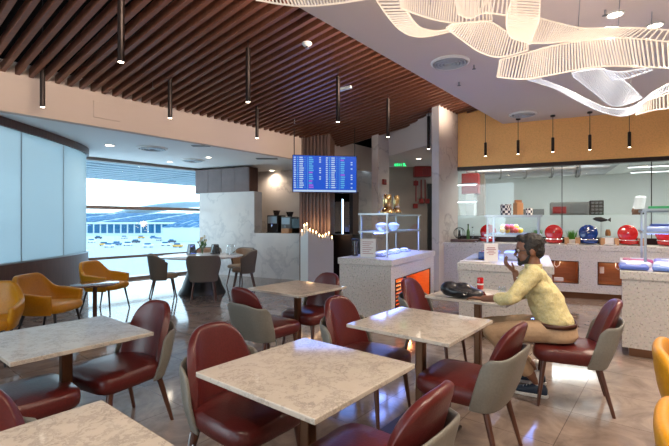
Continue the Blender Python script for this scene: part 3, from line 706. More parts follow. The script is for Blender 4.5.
# left island
LX = Vector((.49,.87,0)); LY = Vector((-.87,.49,0)); L0 = Vector((.77,5.70,0))
c1 = counter('buffet_island', 'speckled stone buffet island with an orange lit niche, left of the aisle', L0, LX, 2.05, .80, .92, [(.15,1.82,.14,.64)], kick=.10)
local_light(c1, 1.35, .22, .58, 3.2, (1,.5,.2)); local_light(c1, .9, .22, .58, 1.2, (1,.5,.2))
mb = MB()
for k in range(7): mb.b2((.2,.06,.20+k*.055),(.75,.08,.225+k*.055))
for x in (.2,.73): mb.b2((x,.05,.15),(x+.02,.09,.60))
o = mb.build('wire_rack', M['blackm']); o.location = L0; o.rotation_euler = (0,0,math.atan2(LX.y,LX.x)); tag(o, 'dark slatted rack inside the orange niche of the left island', 'rack')
# centre island
c2 = counter('buffet_island', 'speckled stone buffet island behind the seated man', (1.577,5.31,0), S, 1.05, 1.75, .92, [], kick=.10)
# right island
RX = Vector((.826,-.564,0)); RY = Vector((.564,.826,0)); R0 = Vector((3.09,4.50,0))
c3 = counter('buffet_island', 'speckled stone buffet island at the right edge', R0, RX, 2.0, 1.9, .92, [], kick=.10)
for t_ in (c1,c2,c3): t_['group'] = 'buffet islands'

# sneeze guards
def guard(label, loc, xd, W, D, z, h, shelf, led=None, nposts=2):
    t = thing('sneeze_guard', label, 'display stand', (loc.x,loc.y,z), math.atan2(xd[1],xd[0]))
    for x in [W*k/(nposts-1) for k in range(nposts)]:
        for y in (0,D): MB().b2((x-.012,y-.012,0),(x+.012,y+.012,h)).build('post', M['steel'], t, bev=.003)
    for zz in (h, shelf):
        MB().b2((-.03,-.03,zz-.008),(W+.03,D+.03,zz+.004)).build('glass_shelf', M['glass'], t)
        mb = MB(); mb.b2((-.03,-.035,zz-.015),(W+.03,-.02,zz+.01)); mb.b2((-.03,D+.02,zz-.015),(W+.03,D+.035,zz+.01)); mb.b2((-.035,-.03,zz-.015),(-.02,D+.03,zz+.01)); mb.b2((W+.02,-.03,zz-.015),(W+.035,D+.03,zz+.01))
        mb.build('shelf_rail', M['steel'], t)
    MB().b2((0,-.004,shelf),(W,.0,h)).build('glass_panel', M['glass'], t)
    if led:
        MB().b2((.02,D*.5-.01,shelf-.03),(W-.02,D*.5+.01,shelf-.018)).build('light_strip', M['ledblue'], t)
        for zz in (shelf-.05,h-.05):
            q = Vector((loc.x,loc.y,0))+xd*(W/2)+Vector((-xd.y,xd.x,0))*(D/2)
            area((q.x,q.y,z+zz), W*.9, D*.5, led, (.22,.34,1), (0,0,math.atan2(xd.y,xd.x)))
    return t
guard('two tier glass display stand on the left buffet island', L0+LX*.35+LY*.2, LX, 1.45, .42, .92, .635, .37, 8)
guard('two tier glass display stand on the centre island in front of the kitchen glass', Vector((1.577,5.31,0))+S*.30+N*.45, S, .62, .95, .92, .60, .34, 9)
guard('steel framed glass display stand on the right island', R0+RX*.22+RY*.5, RX, 1.5, 1.1, .92, .66, .40, 6)

def at_h(px, py, z):                      # where the sight line through a picture point reaches height z
    d = F*(EYE-z)/(py-HY); return Vector(((px-CX)/F*d, d, z))
# items on the left island
def on(L, X, Y, x, y, z): q = L+X*x+Y*y; return Vector((q.x,q.y,z))
q = on(L0,LX,LY,.16,.42,.925)
t = thing('menu_sign', 'white menu card in a clear stand on the left island', 'sign', q, math.atan2(LY.y,LY.x)+PI)
MB().b2((-.12,-.004,0),(.12,.004,.27)).build('card', M['paper'], t, bev=.002)
mb = MB()
for k in range(7): mb.b2((-.085,-.0055,.22-k*.028),(.085-.03*(k%3),-.004,.228-k*.028))
mb.build('printed_lines', M['ink'], t); MB().b2((-.12,-.03,0),(.12,.03,.008)).build('stand', M['glass'], t)
for px_, sx, sc, lb in ((.62,.30,1.12,'larger brass drink dispenser on top of the left display stand'),(1.02,.30,.85,'smaller brass drink dispenser on top of the left display stand')):
    q = on(L0,LX,LY,px_+.22,sx+.1,1.561); t = thing('drink_dispenser', lb, 'dispenser', q)
    MB().lathe([(.09*sc,0),(.10*sc,.01),(.10*sc,.05),(.07*sc,.09),(.055*sc,.11)], n=28).build('base', M['brass'], t, smooth=True)
    MB().lathe([(.055*sc,.11),(.062*sc,.12),(.062*sc,.29),(.05*sc,.31),(.001,.312)], n=28).build('barrel', M['brass'], t, smooth=True)
    MB().tube([(-.10*sc,0,.03),(-.135*sc,0,.03),(-.14*sc,0,.0)], .009, 8).build('tap', M['chrome'], t, smooth=True)
for x, y, z, lb in ((.62,.32,1.296,'white bowl on the middle shelf of the left display stand, nearer one'),(1.1,.32,1.296,'white bowl on the middle shelf of the left display stand, farther one')):
    t = thing('serving_bowl', lb, 'bowl', on(L0,LX,LY,x,y+.08,z))
    MB().lathe([(.03,0),(.09,.05),(.10,.09),(.09,.085),(.03,.02)], n=24).build('bowl', M['plaster'], t, smooth=True)
    MB().lathe([(.10,.09),(.06,.12),(.001,.13)], n=20).build('food', M['tray'], t, smooth=True)
for k in range(5):
    q = on(L0,LX,LY,.5+k*.27,.38+.04*(k%2),.925); t = thing('food_tray', 'small white tray of packed food on the left island, '+['first','second','third','fourth','fifth'][k]+' from the viewer', 'tray', q, math.atan2(LX.y,LX.x), 'food trays on the left island')
    MB().box((0,0,.012),(.22,.16,.024)).build('tray', M['tray'], t, bev=.005)
    mb = MB()
    for j in range(5): mb.ball((-.07+.035*j,.03*math.sin(j*2),.04),(.03,.04,.02),10)
    mb.build('food', M['plaster'], t, smooth=True)
# black cup holder at the back left
t = thing('cup_holder', 'black wire cup holder at the back of the left island', 'holder', on(L0,LX,LY,.35,.72,.925))
MB().lathe([(.045,0),(.05,.22),(.046,.22),(.042,.01)], n=16).build('cylinder', M['smoke'], t, smooth=True)
MB().lathe([(.05,.22),(.06,.25),(.03,.26)], n=16).build('rim', M['black'], t, smooth=True)
# items on the centre island
CI = Vector((1.577,5.31,0))
q = on(CI,S,N,.36,.28,.925); t = thing('menu_sign', 'white card with pink print standing on the centre island by the raised hand', 'sign', q, math.atan2(S.y,S.x)+.25)
MB().b2((-.085,-.004,0),(.085,.004,.235)).build('card', M['paper'], t, bev=.002)
mb = MB()
for k, w in enumerate((.05,.06,.035,.055,.03)): mb.b2((-w,-.0055,.175-k*.022),(w,-.004,.185-k*.022))
mb.build('printed_lines', M['ink'], t); MB().b2((-.08,-.03,0),(.08,.03,.007)).build('stand', M['glass'], t)
t = thing('food_case', 'glass case with a yellow and red fruit heap on the centre display stand', 'food display', on(CI,S,N,.58,.80,1.265), math.atan2(S.y,S.x))
MB().b2((-.2,-.15,0),(.2,.15,.02)).build('tray', M['steel'], t)
fr = [(.85,.50,.01),(.85,.45,.01),(.60,.05,.02),(.70,.08,.02)]
for k in range(9):
    MB().ball((-.11+.055*(k%5), -.05+.05*(k%3), .055+.045*(k//5)), .040, 12).build('fruit', mat('fruit', fr[k%4], .4), t, smooth=True)
for x, y, z, c_, lb in ((.3,.75,.925,'blue','blue packaged tray on the lower level of the centre island, left'),(.62,.80,.925,'tray','pale packaged tray on the lower level of the centre island, right')):
    t = thing('food_tray', lb, 'tray', on(CI,S,N,x,y,z), math.atan2(S.y,S.x)); MB().box((0,0,.05),(.26,.4,.1)).build('tray', M[c_], t, bev=.01); MB().box((0,0,.105),(.22,.34,.02)).build('lid', M['glass'], t)
o = MB().box((0,0,.004),(.34,.10,.008)).build('paper_sheet', M['paper']); o.location = on(CI,S,N,.16,.20,.925); o.rotation_euler = (0,0,math.atan2(S.y,S.x)+.2); tag(o, 'white sheet lying at the front left corner of the centre island', 'paper')
# cup and paper bag on top
m = mat('patterned_paper', (.7,.68,.66), .6); mp = coords(m, (1,1,1)); ck = nd(m, 'ShaderNodeTexChecker', Scale=28.); ck.inputs['Color1'].default_value = (.02,.02,.05,1); ck.inputs['Color2'].default_value = (.75,.72,.70,1)
ln(m, mp, 0, ck, 'Vector'); ln(m, ck, 'Color', bs(m), 'Base Color')
tag(MB().lathe([(.06,0),(.07,.01),(.075,.15),(.065,.16)], n=20).build('paper_tub', m, smooth=True), 'black and white patterned tub on the top shelf of the centre display stand', 'tub').location = on(CI,S,N,.50,.95,1.526)
t = thing('paper_bag', 'brown paper bag beside the patterned tub on the centre display stand', 'bag', on(CI,S,N,.66,.98,1.526), .4)
MB().prism([(-.06,-.04),(.06,-.04),(.06,.04),(-.06,.04)], 0, .18).build('bag', M['wood'], t, bev=.01)
MB().prism([(-.06,-.012),(.06,-.012),(.06,.012),(-.06,.012)], .18, .22).build('folded_top', M['wood'], t, bev=.004)
t = thing('tin_box', 'dark patterned tin on the top shelf right of the paper bag', 'box', on(CI,S,N,.80,.95,1.526), 0); MB().lathe([(.045,0),(.047,.09),(.04,.10)], n=18).build('tin', m, t, smooth=True)
# items on the right island
cols = [(.10,.16,.55),(.70,.72,.80),(.55,.10,.20),(.15,.25,.65),(.75,.75,.8),(.35,.30,.60)]
cn = ['blue','white','magenta','bright blue','pale','violet']
k = 0
for j in range(4):
    for i in range(3):
        q = on(R0,RX,RY,.10+.30*j+.03*i,.16+i*.42,.925); t = thing('snack_pack', f'{cn[k%6]} wrapped pack on the right island, row {i+1}, {["first","second","third","fourth"][j]} from the left', 'package', q, math.atan2(RX.y,RX.x)+random.uniform(-.3,.3), 'wrapped packs on the right island')
        MB().box((0,0,.03),(.26,.30,.05)).build('pack', mat('pack_wrap', cols[k%6], .3), t, bev=.02, seg=3)
        MB().box((0,0,.058),(.13,.12,.004)).build('sticker', M['paper'], t); k += 1
for j in range(3):
    q = on(R0,RX,RY,.42+.42*j,1.0,1.325); t = thing('display_tray', 'blue and white display tray on the shelf of the right stand, '+['first','second','third'][j]+' from the left', 'tray', q, math.atan2(RX.y,RX.x), 'trays on the right display shelf')
    MB().box((0,0,.03),(.36,.36,.06)).build('tray', M['tray'], t, bev=.02, seg=3); MB().box((0,0,.075),(.28,.28,.03)).build('lid', M['blue'], t, bev=.01)
q = on(R0,RX,RY,.42,1.55,1.585); t = thing('green_box', 'green and white box lying on top of the right display stand', 'box', q, math.atan2(RX.y,RX.x))
MB().b2((-.13,-.12,0),(.45,.12,.06)).build('box', mat('green_card', (.02,.25,.08), .5), t, bev=.004)

# chafing dishes on the back counter
def cp_(px, n=9.36):
    r_ = (px-CX)/F; s = (n*N.y*r_-n*N.x)/(S.x-S.y*r_); return s
def make_chafer(col, label, s):
    t = thing('chafing_dish', label, 'chafing dish', sn(s,9.34,1.0), math.atan2(S.y,S.x), 'round chafing dishes on the back counter')
    MB().lathe([(.11,.012),(.145,.03),(.157,.07),(.157,.088),(.150,.092),(.001,.05)], n=36).build('pan', M[col], t, smooth=True)
    for a in (.8,2.34,3.94,5.5): MB().tube([(.12*math.cos(a),.12*math.sin(a),.05),(.14*math.cos(a),.14*math.sin(a),0)], .009, 8).build('leg', M['chrome'], t, smooth=True)
    R = Matrix.Rotation(math.radians(82), 3, 'X'); mb = MB(); prof = [(.160,0),(.163,.010),(.152,.022),(.13,.026),(.08,.038),(.001,.042)]; vs = []
    for r_, z in prof:
        for i in range(40): a = 2*PI*i/40; vs.append(R@Vector((r_*math.cos(a), r_*math.sin(a), z))+Vector((0,.14,.215)))
    mb.add(vs, [(j*40+i, j*40+(i+1)%40, (j+1)*40+(i+1)%40, (j+1)*40+i) for j in range(5) for i in range(40)]+[tuple(range(40))])
    ld = mb.build('lid', M[col], t, smooth=True)
    MB().ball((0,.092,.222), .022, 12).build('knob', M['chrome'], ld, smooth=True)
    MB().tube([(-.17,-.02,.105),(-.12,-.15,.10),(0,-.19,.10),(.12,-.15,.10),(.17,-.02,.105)], .008, 8).build('handle', M['chrome'], t, smooth=True)
for px, col, lb in ((487.5,'red','red round chafing dish behind the centre display stand, leftmost'),(554,'red','red round chafing dish just right of the seated man\'s head'),
    (589,'blue','dark blue round chafing dish on the back counter'),(629,'red','red round chafing dish right of the blue one'),(668,'red','red round chafing dish behind the right display stand')):
    make_chafer(col, lb, cp_(px,9.34))
for i, px in enumerate((566.5,577.5,602,616,641,530)):
    o = MB().b2((-.035,-.10,0),(.035,.10,.13)).build('wooden_block', M['wood'], bev=.005); o.location = sn(cp_(px,9.30),9.30,1.0); o.rotation_euler = (0,0,math.atan2(S.y,S.x))
    tag(o, 'pale wooden block '+['right of the red dish by the man\'s head','left of the blue chafing dish','right of the blue chafing dish','left of the third red dish','right of the third red dish','hidden behind the man\'s head on the back counter'][i], 'wooden block', 'wooden blocks on the back counter')
for px, lb in ((538,'tuft of artificial grass left of the red dish near the man\'s head'),(572,'tuft of artificial grass between the red and blue chafing dishes')):
    t = thing('grass_pot', lb, 'plant', sn(cp_(px,9.5),9.5,1.0))
    MB().b2((-.07,-.05,0),(.07,.05,.09)).build('pot', M['plaster'], t, bev=.006); mb = MB()
    for k in range(110):
        x, y = random.uniform(-.06,.06), random.uniform(-.04,.04); mb.tube([(x,y,.08),(x*1.2,y*1.2,.17),(x*1.5+random.uniform(-.02,.02),y*1.5,.22+random.uniform(0,.06))], [.004,.003,.001], 3)
    mb.build('grass_blades', M['grass'], t)
t = thing('fish_ornament', 'dark metal fish ornament on a rod above the back counter', 'ornament', sn(cp_(601,9.5),9.5,1.0), math.atan2(S.y,S.x))
MB().loft([((-.14,0,.49),(0,.004,0),(0,0,.004)),((-.09,0,.49),(0,.018,0),(0,0,.035)),((0,0,.48),(0,.025,0),(0,0,.05)),((.08,0,.47),(0,.012,0),(0,0,.025)),((.11,0,.47),(0,.006,0),(0,0,.01)),((.16,0,.475),(0,.003,0),(0,0,.045))], 14).build('fish', M['black'], t, smooth=True)
MB().tube([(0,0,0),(0,0,.45)], .006, 8).build('rod', M['steel'], t); MB().lathe([(.05,0),(.05,.01),(.01,.015)], n=20).build('foot', M['steel'], t)
t = thing('jar_stand', 'clear jar and sign stand between the blue and red chafing dishes', 'display stand', sn(cp_(608,9.34),9.34,1.0), math.atan2(S.y,S.x))
MB().b2((-.11,-.09,0),(.11,.09,.16)).build('clear_box', M['glass'], t); MB().b2((-.10,-.095,.02),(.10,-.092,.14)).build('card', M['paper'], t)
for x in (-.06,.06):
    j = MB().lathe([(.04,.17),(.045,.19),(.045,.25),(.03,.27)], n=16).build('jar', M['food'], t, smooth=True); MB().lathe([(.034,.27),(.034,.29),(.001,.292)], n=14).build('lid', M['wood'], j)
for i, px in enumerate((573,610,480)):
    o = MB().lathe([(.05,0),(.10,.012),(.10,.02),(.05,.012)], n=24).build('plate', M['plaster'], smooth=True); o.location = sn(cp_(px,9.12),9.12,1.0)
    tag(o, ['white plate at the counter edge below the grass tuft','white plate at the counter edge below the jar stand','white plate left of the centre display stand on the back counter'][i], 'plate')
# wooden tray with wire globe and bottles at the left end of the counter
ts = cp_(465,9.3); a = math.atan2(S.y,S.x)
o = MB().prism([(-.28,-.16),(.28,-.16),(.30,.12),(-.30,.12)], 0, .06).build('wooden_tray', M['darkwood'], bev=.01); o.location = sn(ts,9.32,1.0); o.rotation_euler = (0,0,a); tag(o, 'dark reddish wooden tray at the left end of the back counter', 'tray')
t = thing('wire_globe', 'black wire globe holder on the wooden tray', 'holder', sn(ts-.12,9.32,1.06), a); mb = MB()
for k in range(4):
    b = PI*k/4; mb.tube([(.12*math.cos(q*PI/10)*math.cos(b), .12*math.cos(q*PI/10)*math.sin(b), .13+.12*math.sin(q*PI/10)) for q in range(21)], .005, 6)
mb.build('wire_cage', M['black'], t, smooth=True); MB().lathe([(.03,0),(.035,.01),(.03,.10),(.012,.14),(.012,.19)], n=16).build('bottle', M['smoke'], t, smooth=True)
for x, h, c_, lb in ((.06,.30,'leafd','tall green bottle on the wooden tray'),(.15,.24,'glass','clear bottle on the wooden tray, rightmost')):
    t = thing('bottle', lb, 'bottle', sn(ts+x,9.34,1.06)); MB().lathe([(.032,0),(.035,.01),(.035,h*.55),(.013,h*.75),(.013,h)], n=18).build('body', M[c_], t, smooth=True); MB().lathe([(.016,h),(.016,h+.025),(.001,h+.026)], n=12).build('cap', M['blackm'], t)

# ------------------------------------------------------------------ kitchen behind the glass
def kx(px, n): return cp_(px, n)
for i, (px, n, L) in enumerate([(512,12.5,1.2),(578,11.2,1.3),(575,13.0,1.3),(572,14.6,1.3),(568,16.2,1.3),(515,14.6,1.2),(512,16.2,1.2),(640,12.5,1.3),(655,14.6,1.3),(655,16.2,1.3),(610,11.8,1.2)]):
    s = kx(px,n); t = thing('linear_lamp', f'white linear ceiling lamp in the kitchen, lamp {i+1} of the rows', 'ceiling light', sn(s,n,3.045), math.atan2(S.y,S.x), 'linear lamps in the kitchen')
    MB().b2((-L/2,-.06,-.05),(L/2,.06,0)).build('housing', M['plaster'], t); MB().b2((-L/2+.02,-.045,-.055),(L/2-.02,.045,-.05)).build('tube', M['cool'], t)
for s, n in ((-.4,10.6),(2.6,10.6),(5.6,10.6),(1,14),(5,14)):
    area(sn(s,n,2.98), 1.5, .8, 42, (.97,1,.98))
t = thing('ventilation_duct', 'silver ventilation duct under the kitchen ceiling', 'duct', (0,0,0))
MB().tube([sn(-1.6,11.6,2.74), sn(0,11.9,2.76), sn(1.6,12.4,2.8), sn(1.9,12.6,3.05)], .19, 20).build('duct', M['steel'], t, smooth=True)
mb = MB()
for k in range(5): mb.tube([sn(-1.4+k*.6,11.64+k*.12,2.745), sn(-1.36+k*.6,11.65+k*.12,2.746)], .205, 20)
mb.build('duct_ring', M['greysteel'], t)
t = thing('kitchen_hood', 'long grey steel shelf with equipment behind the kitchen glass', 'kitchen equipment', sn(kx(566,11.6),11.6,0), math.atan2(S.y,S.x))
MB().b2((-.85,-.3,0),(.75,.3,1.57)).build('cabinet', M['greysteel'], t); MB().b2((-1.15,-.3,1.60),(-.48,.3,1.74)).build('shelf', M['greysteel'], t)
t = thing('steel_oven', 'steel and red kitchen oven on the long shelf behind the glass', 'oven', sn(kx(571,11.6),11.6,1.572), math.atan2(S.y,S.x))
MB().b2((-.45,-.28,0),(.35,.28,.33)).build('body', M['ovensteel'], t, bev=.02); MB().b2((-.40,-.30,.06),(-.12,-.28,.22)).build('door', M['firered'], t); MB().b2((-.05,-.30,.06),(.3,-.28,.25)).build('vent_grille', M['greysteel'], t)
t = thing('coffee_grinder', 'black appliance with a checked front right of the oven behind the glass', 'appliance', sn(kx(596,11.6),11.6,1.572), math.atan2(S.y,S.x))
MB().b2((-.14,-.14,0),(.14,.14,.36)).build('body', M['blackm'], t, bev=.01); mb = MB()
for i in range(3):
    for j in range(4): mb.b2((-.11+.08*i,-.15,.04+.08*j),(-.05+.08*i,-.14,.09+.08*j))
mb.build('front_panel', M['greysteel'], t)
tag(MB().prism([sn(kx(477,11.5),11.5), sn(kx(484.5,11.5),11.5), sn(kx(484.5,11.5),11.8), sn(kx(477,11.5),11.8)], 0, 3.05).build('kitchen_pillar', noisy('brown_pillar', (.20,.15,.11), (.25,.19,.14), .6, 4)), 'brown square pillar inside the kitchen', 'pillar')
t = thing('red_cabinet', 'dark red wall unit seen through the left end of the kitchen glass', 'cabinet', sn(kx(471,10.9),10.9,0), math.atan2(S.y,S.x))
MB().b2((-.20,-.2,2.12),(.20,.2,2.62)).build('body', M['firered'], t, bev=.01); MB().b2((-.1,-.2,0),(.1,.2,2.12)).build('support', M['kwhite'], t)
t = thing('bottle_shelf', 'lit shelves with bottles at the left end behind the kitchen glass', 'shelf', sn(kx(464,10.3),10.3,0), math.atan2(S.y,S.x))
for z in (1.2,1.55,1.9,2.3):
    MB().b2((-.3,-.12,z),(.3,.12,z+.03)).build('shelf_board', M['steel'], t); MB().b2((-.28,-.10,z-.015),(.28,-.08,z)).build('light_strip', M['cool'], t)
t = thing('steel_worktable', 'steel prep table behind the chef in the kitchen', 'table', sn(kx(660,12.5),12.6,0), math.atan2(S.y,S.x))
MB().b2((-1.4,-.35,.86),(1.4,.35,.92)).build('worktop', M['steel'], t)
for x in (-1.3,1.3):
    for y in (-.3,.3): MB().b2((x-.02,y-.02,0),(x+.02,y+.02,.86)).build('leg', M['steel'], t)
# ------------------------------------------------------------------ recess fittings
down(0,0,3.12,'added round downlight brightening the recess with the fire hose box',.08,45,(2.25,11.2))  # downlight added to lift the dull recess walls
t = thing('exit_sign', 'green lit exit sign on the recess wall', 'sign', at(400.5,164.5,12.2), 0)
MB().b2((-.18,-.02,-.09),(.18,.02,.09)).build('housing', M['glass'], t)
mb = MB(); y0 = -.03
def seg(x, z, w, h): mb.b2((x,y0,z),(x+w,y0+.006,z+h))
X0 = -.17
for chx in 'EXIT':
    if chx == 'E': seg(X0,-.05,.012,.10); [seg(X0,z,.04,.014) for z in (-.05,-.007,.036)]
    if chx == 'X':
        for sgn in (1,-1): mb.add([(X0+(.0 if sgn>0 else .036),y0,-.05),(X0+(.012 if sgn>0 else .048),y0,-.05),(X0+(.048 if sgn>0 else .012),y0,.05),(X0+(.036 if sgn>0 else 0),y0,.05)], [(0,1,2,3)])
    if chx == 'I': seg(X0+.015,-.05,.012,.10)
    if chx == 'T': seg(X0,.036,.044,.014); seg(X0+.016,-.05,.012,.10)
    X0 += .054
mb.tube([(.08,y0,-.05),(.11,y0,-.01),(.10,y0,.02),(.13,y0,.03)], .01, 6); mb.tube([(.11,y0,-.01),(.15,y0,-.05)], .01, 6); mb.ball((.115,y0,.055), .016, 8); mb.tube([(.07,y0,.01),(.10,y0,.02)], .008, 6)
mb.build('sign_lettering', M['exit'], t)
MB().tube([(0,0,.09),(0,.0,3.12-t.location.z)], .008, 6).build('hanger', M['steel'], t)
q = Cc*1.0
pr = P2+U*.26; t = thing('fire_alarm', 'red fire alarm box on the narrow marble pier', 'fire alarm', (pr.x,pr.y,1.45+39*10.6/F), math.atan2(U.y,U.x))
MB().b2((-.07,-.05,-.07),(.07,0,.07)).build('housing', M['firered'], t, bev=.01); MB().lathe([(.001,-.0),(.035,0),(.03,.01),(.001,.012)], c=(0,-.05,0), n=12).build('button', M['black'], t)
t = thing('hose_cabinet', 'red fire hose box high on the recess wall left of the marble column', 'fire equipment', (at(424,168,12.6).x,12.97,0), 0)
MB().b2((-.26,-.28,2.80),(.24,0,3.11)).build('cabinet', M['firered'], t, bev=.01)
MB().b2((-.02,-.30,2.84),(.20,-.28,3.05)).build('door', mat('dark_red', (.20,.01,.01), .5), t)
for x in (-.18,-.02,.1): MB().tube([(x,-.06,2.72),(x,-.06,2.05)], .018, 8).build('pipe', M['firered'], t)
for x, z in ((-.20,1.9),(-.02,2.05),(.16,2.05),(-.18,2.6)): MB().b2((x-.07,-.14,z-.06),(x+.06,0,z+.08)).build('valve_box', M['firered'], t, bev=.008)

# ------------------------------------------------------------------ bar, wooden column, screen, candles
t = thing('slatted_column', 'square column clad in vertical dark wood fins behind the flight screen', 'column', (-.42,10.35,0), math.radians(-8))
MB().b2((-.32,-.32,0),(.32,.32,4.7)).build('core', M['darkwood'], t); mb = MB()
for k in range(9):
    x = -.35+k*.0875
    for y in (-.34,.34): mb.b2((x-.016,y-.035,0),(x+.016,y+.035,4.68))
    for y in (-.34,.34): mb.b2((y-.035,x-.016,0),(y+.035,x+.016,4.68))
mb.build('wood_fins', M['darkwood'] if False else noisy('fin_wood', (.13,.06,.04), (.19,.10,.07), .4, 5, stretch=(8,8,.6)), t)
del t['label'], t['category']; t.name = 'column_3'; t['kind'] = 'structure'
# flight information screen
tv = thing('flight_screen', 'large blue flight information screen hanging before the wooden column', 'screen', (at(325,174,9.3).x, 9.3, at(325,174,9.3).z), math.radians(9))
W_, H_ = 1.42, .80
MB().b2((-W_/2-.012,0,-H_/2-.012),(W_/2+.012,.06,H_/2+.012)).build('bezel', M['black'], tv, bev=.004)
MB().b2((-W_/2,-.003,-H_/2),(W_/2,0,H_/2)).build('display', emis('screen_blue', (.003,.07,.50), .9), tv)
tx = MB(); rows = 15; cells = {0:[],1:[],2:[]}
white_, cyan_, mag_ = MB(), MB(), MB()
for rr in range(rows):
    z = H_/2-.055-rr*.047
    for b0 in (-.69, .02):
        x = b0
        for w, kind in ((.05,0),(.035,1),(.10,0),(.012,1)):
            w2 = w*random.uniform(.7,1); (white_ if kind == 0 else cyan_).b2((x,-.007,z),(x+w2,-.003,z+.024)); x += w+.018
        x = b0+.33; w = random.uniform(.07,.11); tgt = mag_ if random.random() < .22 else cyan_
        tgt.b2((x,-.007,z),(x+w,-.003,z+.028)); 
        if random.random() < .5: white_.b2((b0+.56,-.007,z),(b0+.60,-.003,z+.024))
for b0 in (-.69,.02): cyan_.b2((b0+.295,-.006,-.36),(b0+.302,-.004,.36))
white_.b2((-W_/2+.01,-.007,-H_/2+.005),(W_/2-.01,-.003,-H_/2+.045))
white_.build('text_white', emis('text_white', (.62,.80,1), .6), tv); cyan_.build('text_cyan', emis('text_cyan', (.12,.50,.90), .6), tv); mag_.build('text_magenta', emis('text_magenta', (.40,.12,.75), .7), tv)
for x in (-.68,.68): MB().tube([(x,.03,.40),(x,.03,3.55-tv.location.z)], .01, 8).build('hanging_rod', M['black'], tv)
MB().b2((-.1,.06,-.1),(.1,.64,.1)).build('bracket', M['black'], tv)
area((tv.location.x,9.15,tv.location.z), 1.3, .7, 8, (.15,.35,1), (math.radians(-90),0,0))
# candle divider
dv = thing('divider', 'white stepped divider screen with glowing candles on top before the wooden column', 'divider')
fa = [(301,9.75),(308,9.45)]; tops = [234,229,231,232,233,234,236,238,237,236,236,240]
Pl = Vector(((300.5-CX)/F*9.8,9.8,0)); Pc = Vector(((308-CX)/F*9.45,9.45,0)); Pr = Vector(((333.5-CX)/F*9.75,9.75,0))
def zt(py, d): return EYE+(HY-py)/F*d
dm = mat('divider_acrylic', (.62,.58,.55), .35, sss=0); mb = MB()
segs = [(Pl.lerp(Pc,i/3),Pl.lerp(Pc,(i+1)/3)) for i in range(3)]+[(Pc.lerp(Pr,i/8),Pc.lerp(Pr,(i+1)/8)) for i in range(8)]
hs = [1.10,1.16,1.22,1.17,1.15,1.12,1.06,1.03,1.07,1.10,1.0]
for (a_, b_), h in zip(segs, hs):
    d_ = (b_-a_).normalized(); q_ = Vector((-d_.y,d_.x,0))*.05; mb.prism([a_,b_,b_+q_,a_+q_], 0, h)
mb.build('panel', dm, dv)
ordn = ['first','second','third','fourth','fifth','sixth','seventh','eighth','ninth','tenth','eleventh']
for i, ((a_, b_), h) in enumerate(zip(segs, hs)):
    m_ = (a_+b_)/2+Vector((.0,.03,0)); hh = [.10,.17,.14,.06,.05,.05,.04,.05,.05,.05,.05][i]
    t = thing('candle', f'white candle with a glowing tip, {ordn[i]} from the left on the stepped divider', 'candle', (m_.x,m_.y,h), 0, 'candles on the stepped divider')
    MB().lathe([(.022,0),(.022,hh),(.018,hh+.004),(.001,hh)], n=14).build('wax', M['plaster'], t, smooth=True)
    MB().lathe([(.004,hh),(.014,hh+.015),(.012,hh+.03),(.001,hh+.055)], n=10).build('flame', M['flame'], t, smooth=True)
for x in (.3,.8): 
    l = bpy.data.lights.new('candle_light','POINT'); l.energy = 3; l.color = (1,.6,.3); l.shadow_soft_size = .1; o = bpy.data.objects.new('candle_light', l); q = Pl.lerp(Pr,x); o.location = (q.x,q.y-.1,1.35); C.objects.link(o)
# bar equipment
def coffee(label, tpos, w, h, steel):
    t = thing('coffee_machine', label, 'coffee machine', bar(tpos,.62,1.122), math.atan2(S.y,S.x))
    MB().b2((-w/2,-.2,0),(w/2,.2,h)).build('body', M['blackm'] if not steel else M['greysteel'], t, bev=.012)
    MB().b2((-w/2+.03,-.215,h*.55),(w/2-.03,-.20,h-.03)).build('control_panel', M['steel'], t)
    MB().b2((-w/2+.03,-.28,0),(w/2-.03,-.2,.03)).build('drip_tray', M['black'], t)
    MB().tube([(0,-.23,h*.5),(0,-.23,h*.36)], .014, 8).build('spout', M['chrome'], t, smooth=True)
    MB().lathe([(.06,h),(.10,h+.12),(.11,h+.13),(.001,h+.135)], n=20).build('bean_hopper', M['smoke'], t, smooth=True)
coffee('tall black coffee machine at the left of the bar niche', .28, .34, .48, False)
coffee('steel fronted coffee machine in the middle of the bar niche', .70, .30, .44, True)
t = thing('fridge_unit', 'dark refrigerated unit on the bar next to the wooden column', 'fridge', bar(1.02,.64,1.122), math.atan2(S.y,S.x)); MB().b2((-.17,-.2,0),(.17,.2,.42)).build('body', M['black'], t, bev=.01); MB().b2((-.15,-.21,.03),(.15,-.2,.39)).build('door', M['smoke'], t)
t = thing('wooden_box', 'small wooden box with cups on the bar edge', 'box', bar(.88,.17,1.141), math.atan2(S.y,S.x)); MB().b2((-.11,-.08,0),(.11,.08,.12)).build('box', M['wood'], t, bev=.006)
# display fridge with led strip
t = thing('display_fridge', 'tall dark display fridge with a vertical light strip right of the wooden column', 'fridge', (.21,11.6,0), 0)
MB().b2((-.36,0,0),(.30,.6,2.25)).build('cabinet', M['black'], t); MB().b2((-.33,-.02,.1),(.20,0,2.2)).build('glass_door', M['smoke'], t)
MB().b2((.00,-.03,1.0),(.03,-.01,2.05)).build('light_strip', M['led'], t); MB().b2((.30,-.02,0),(.46,.6,2.25)).build('side_panel', noisy('brown_panel', (.16,.11,.08), (.20,.14,.10), .5, 4), t)
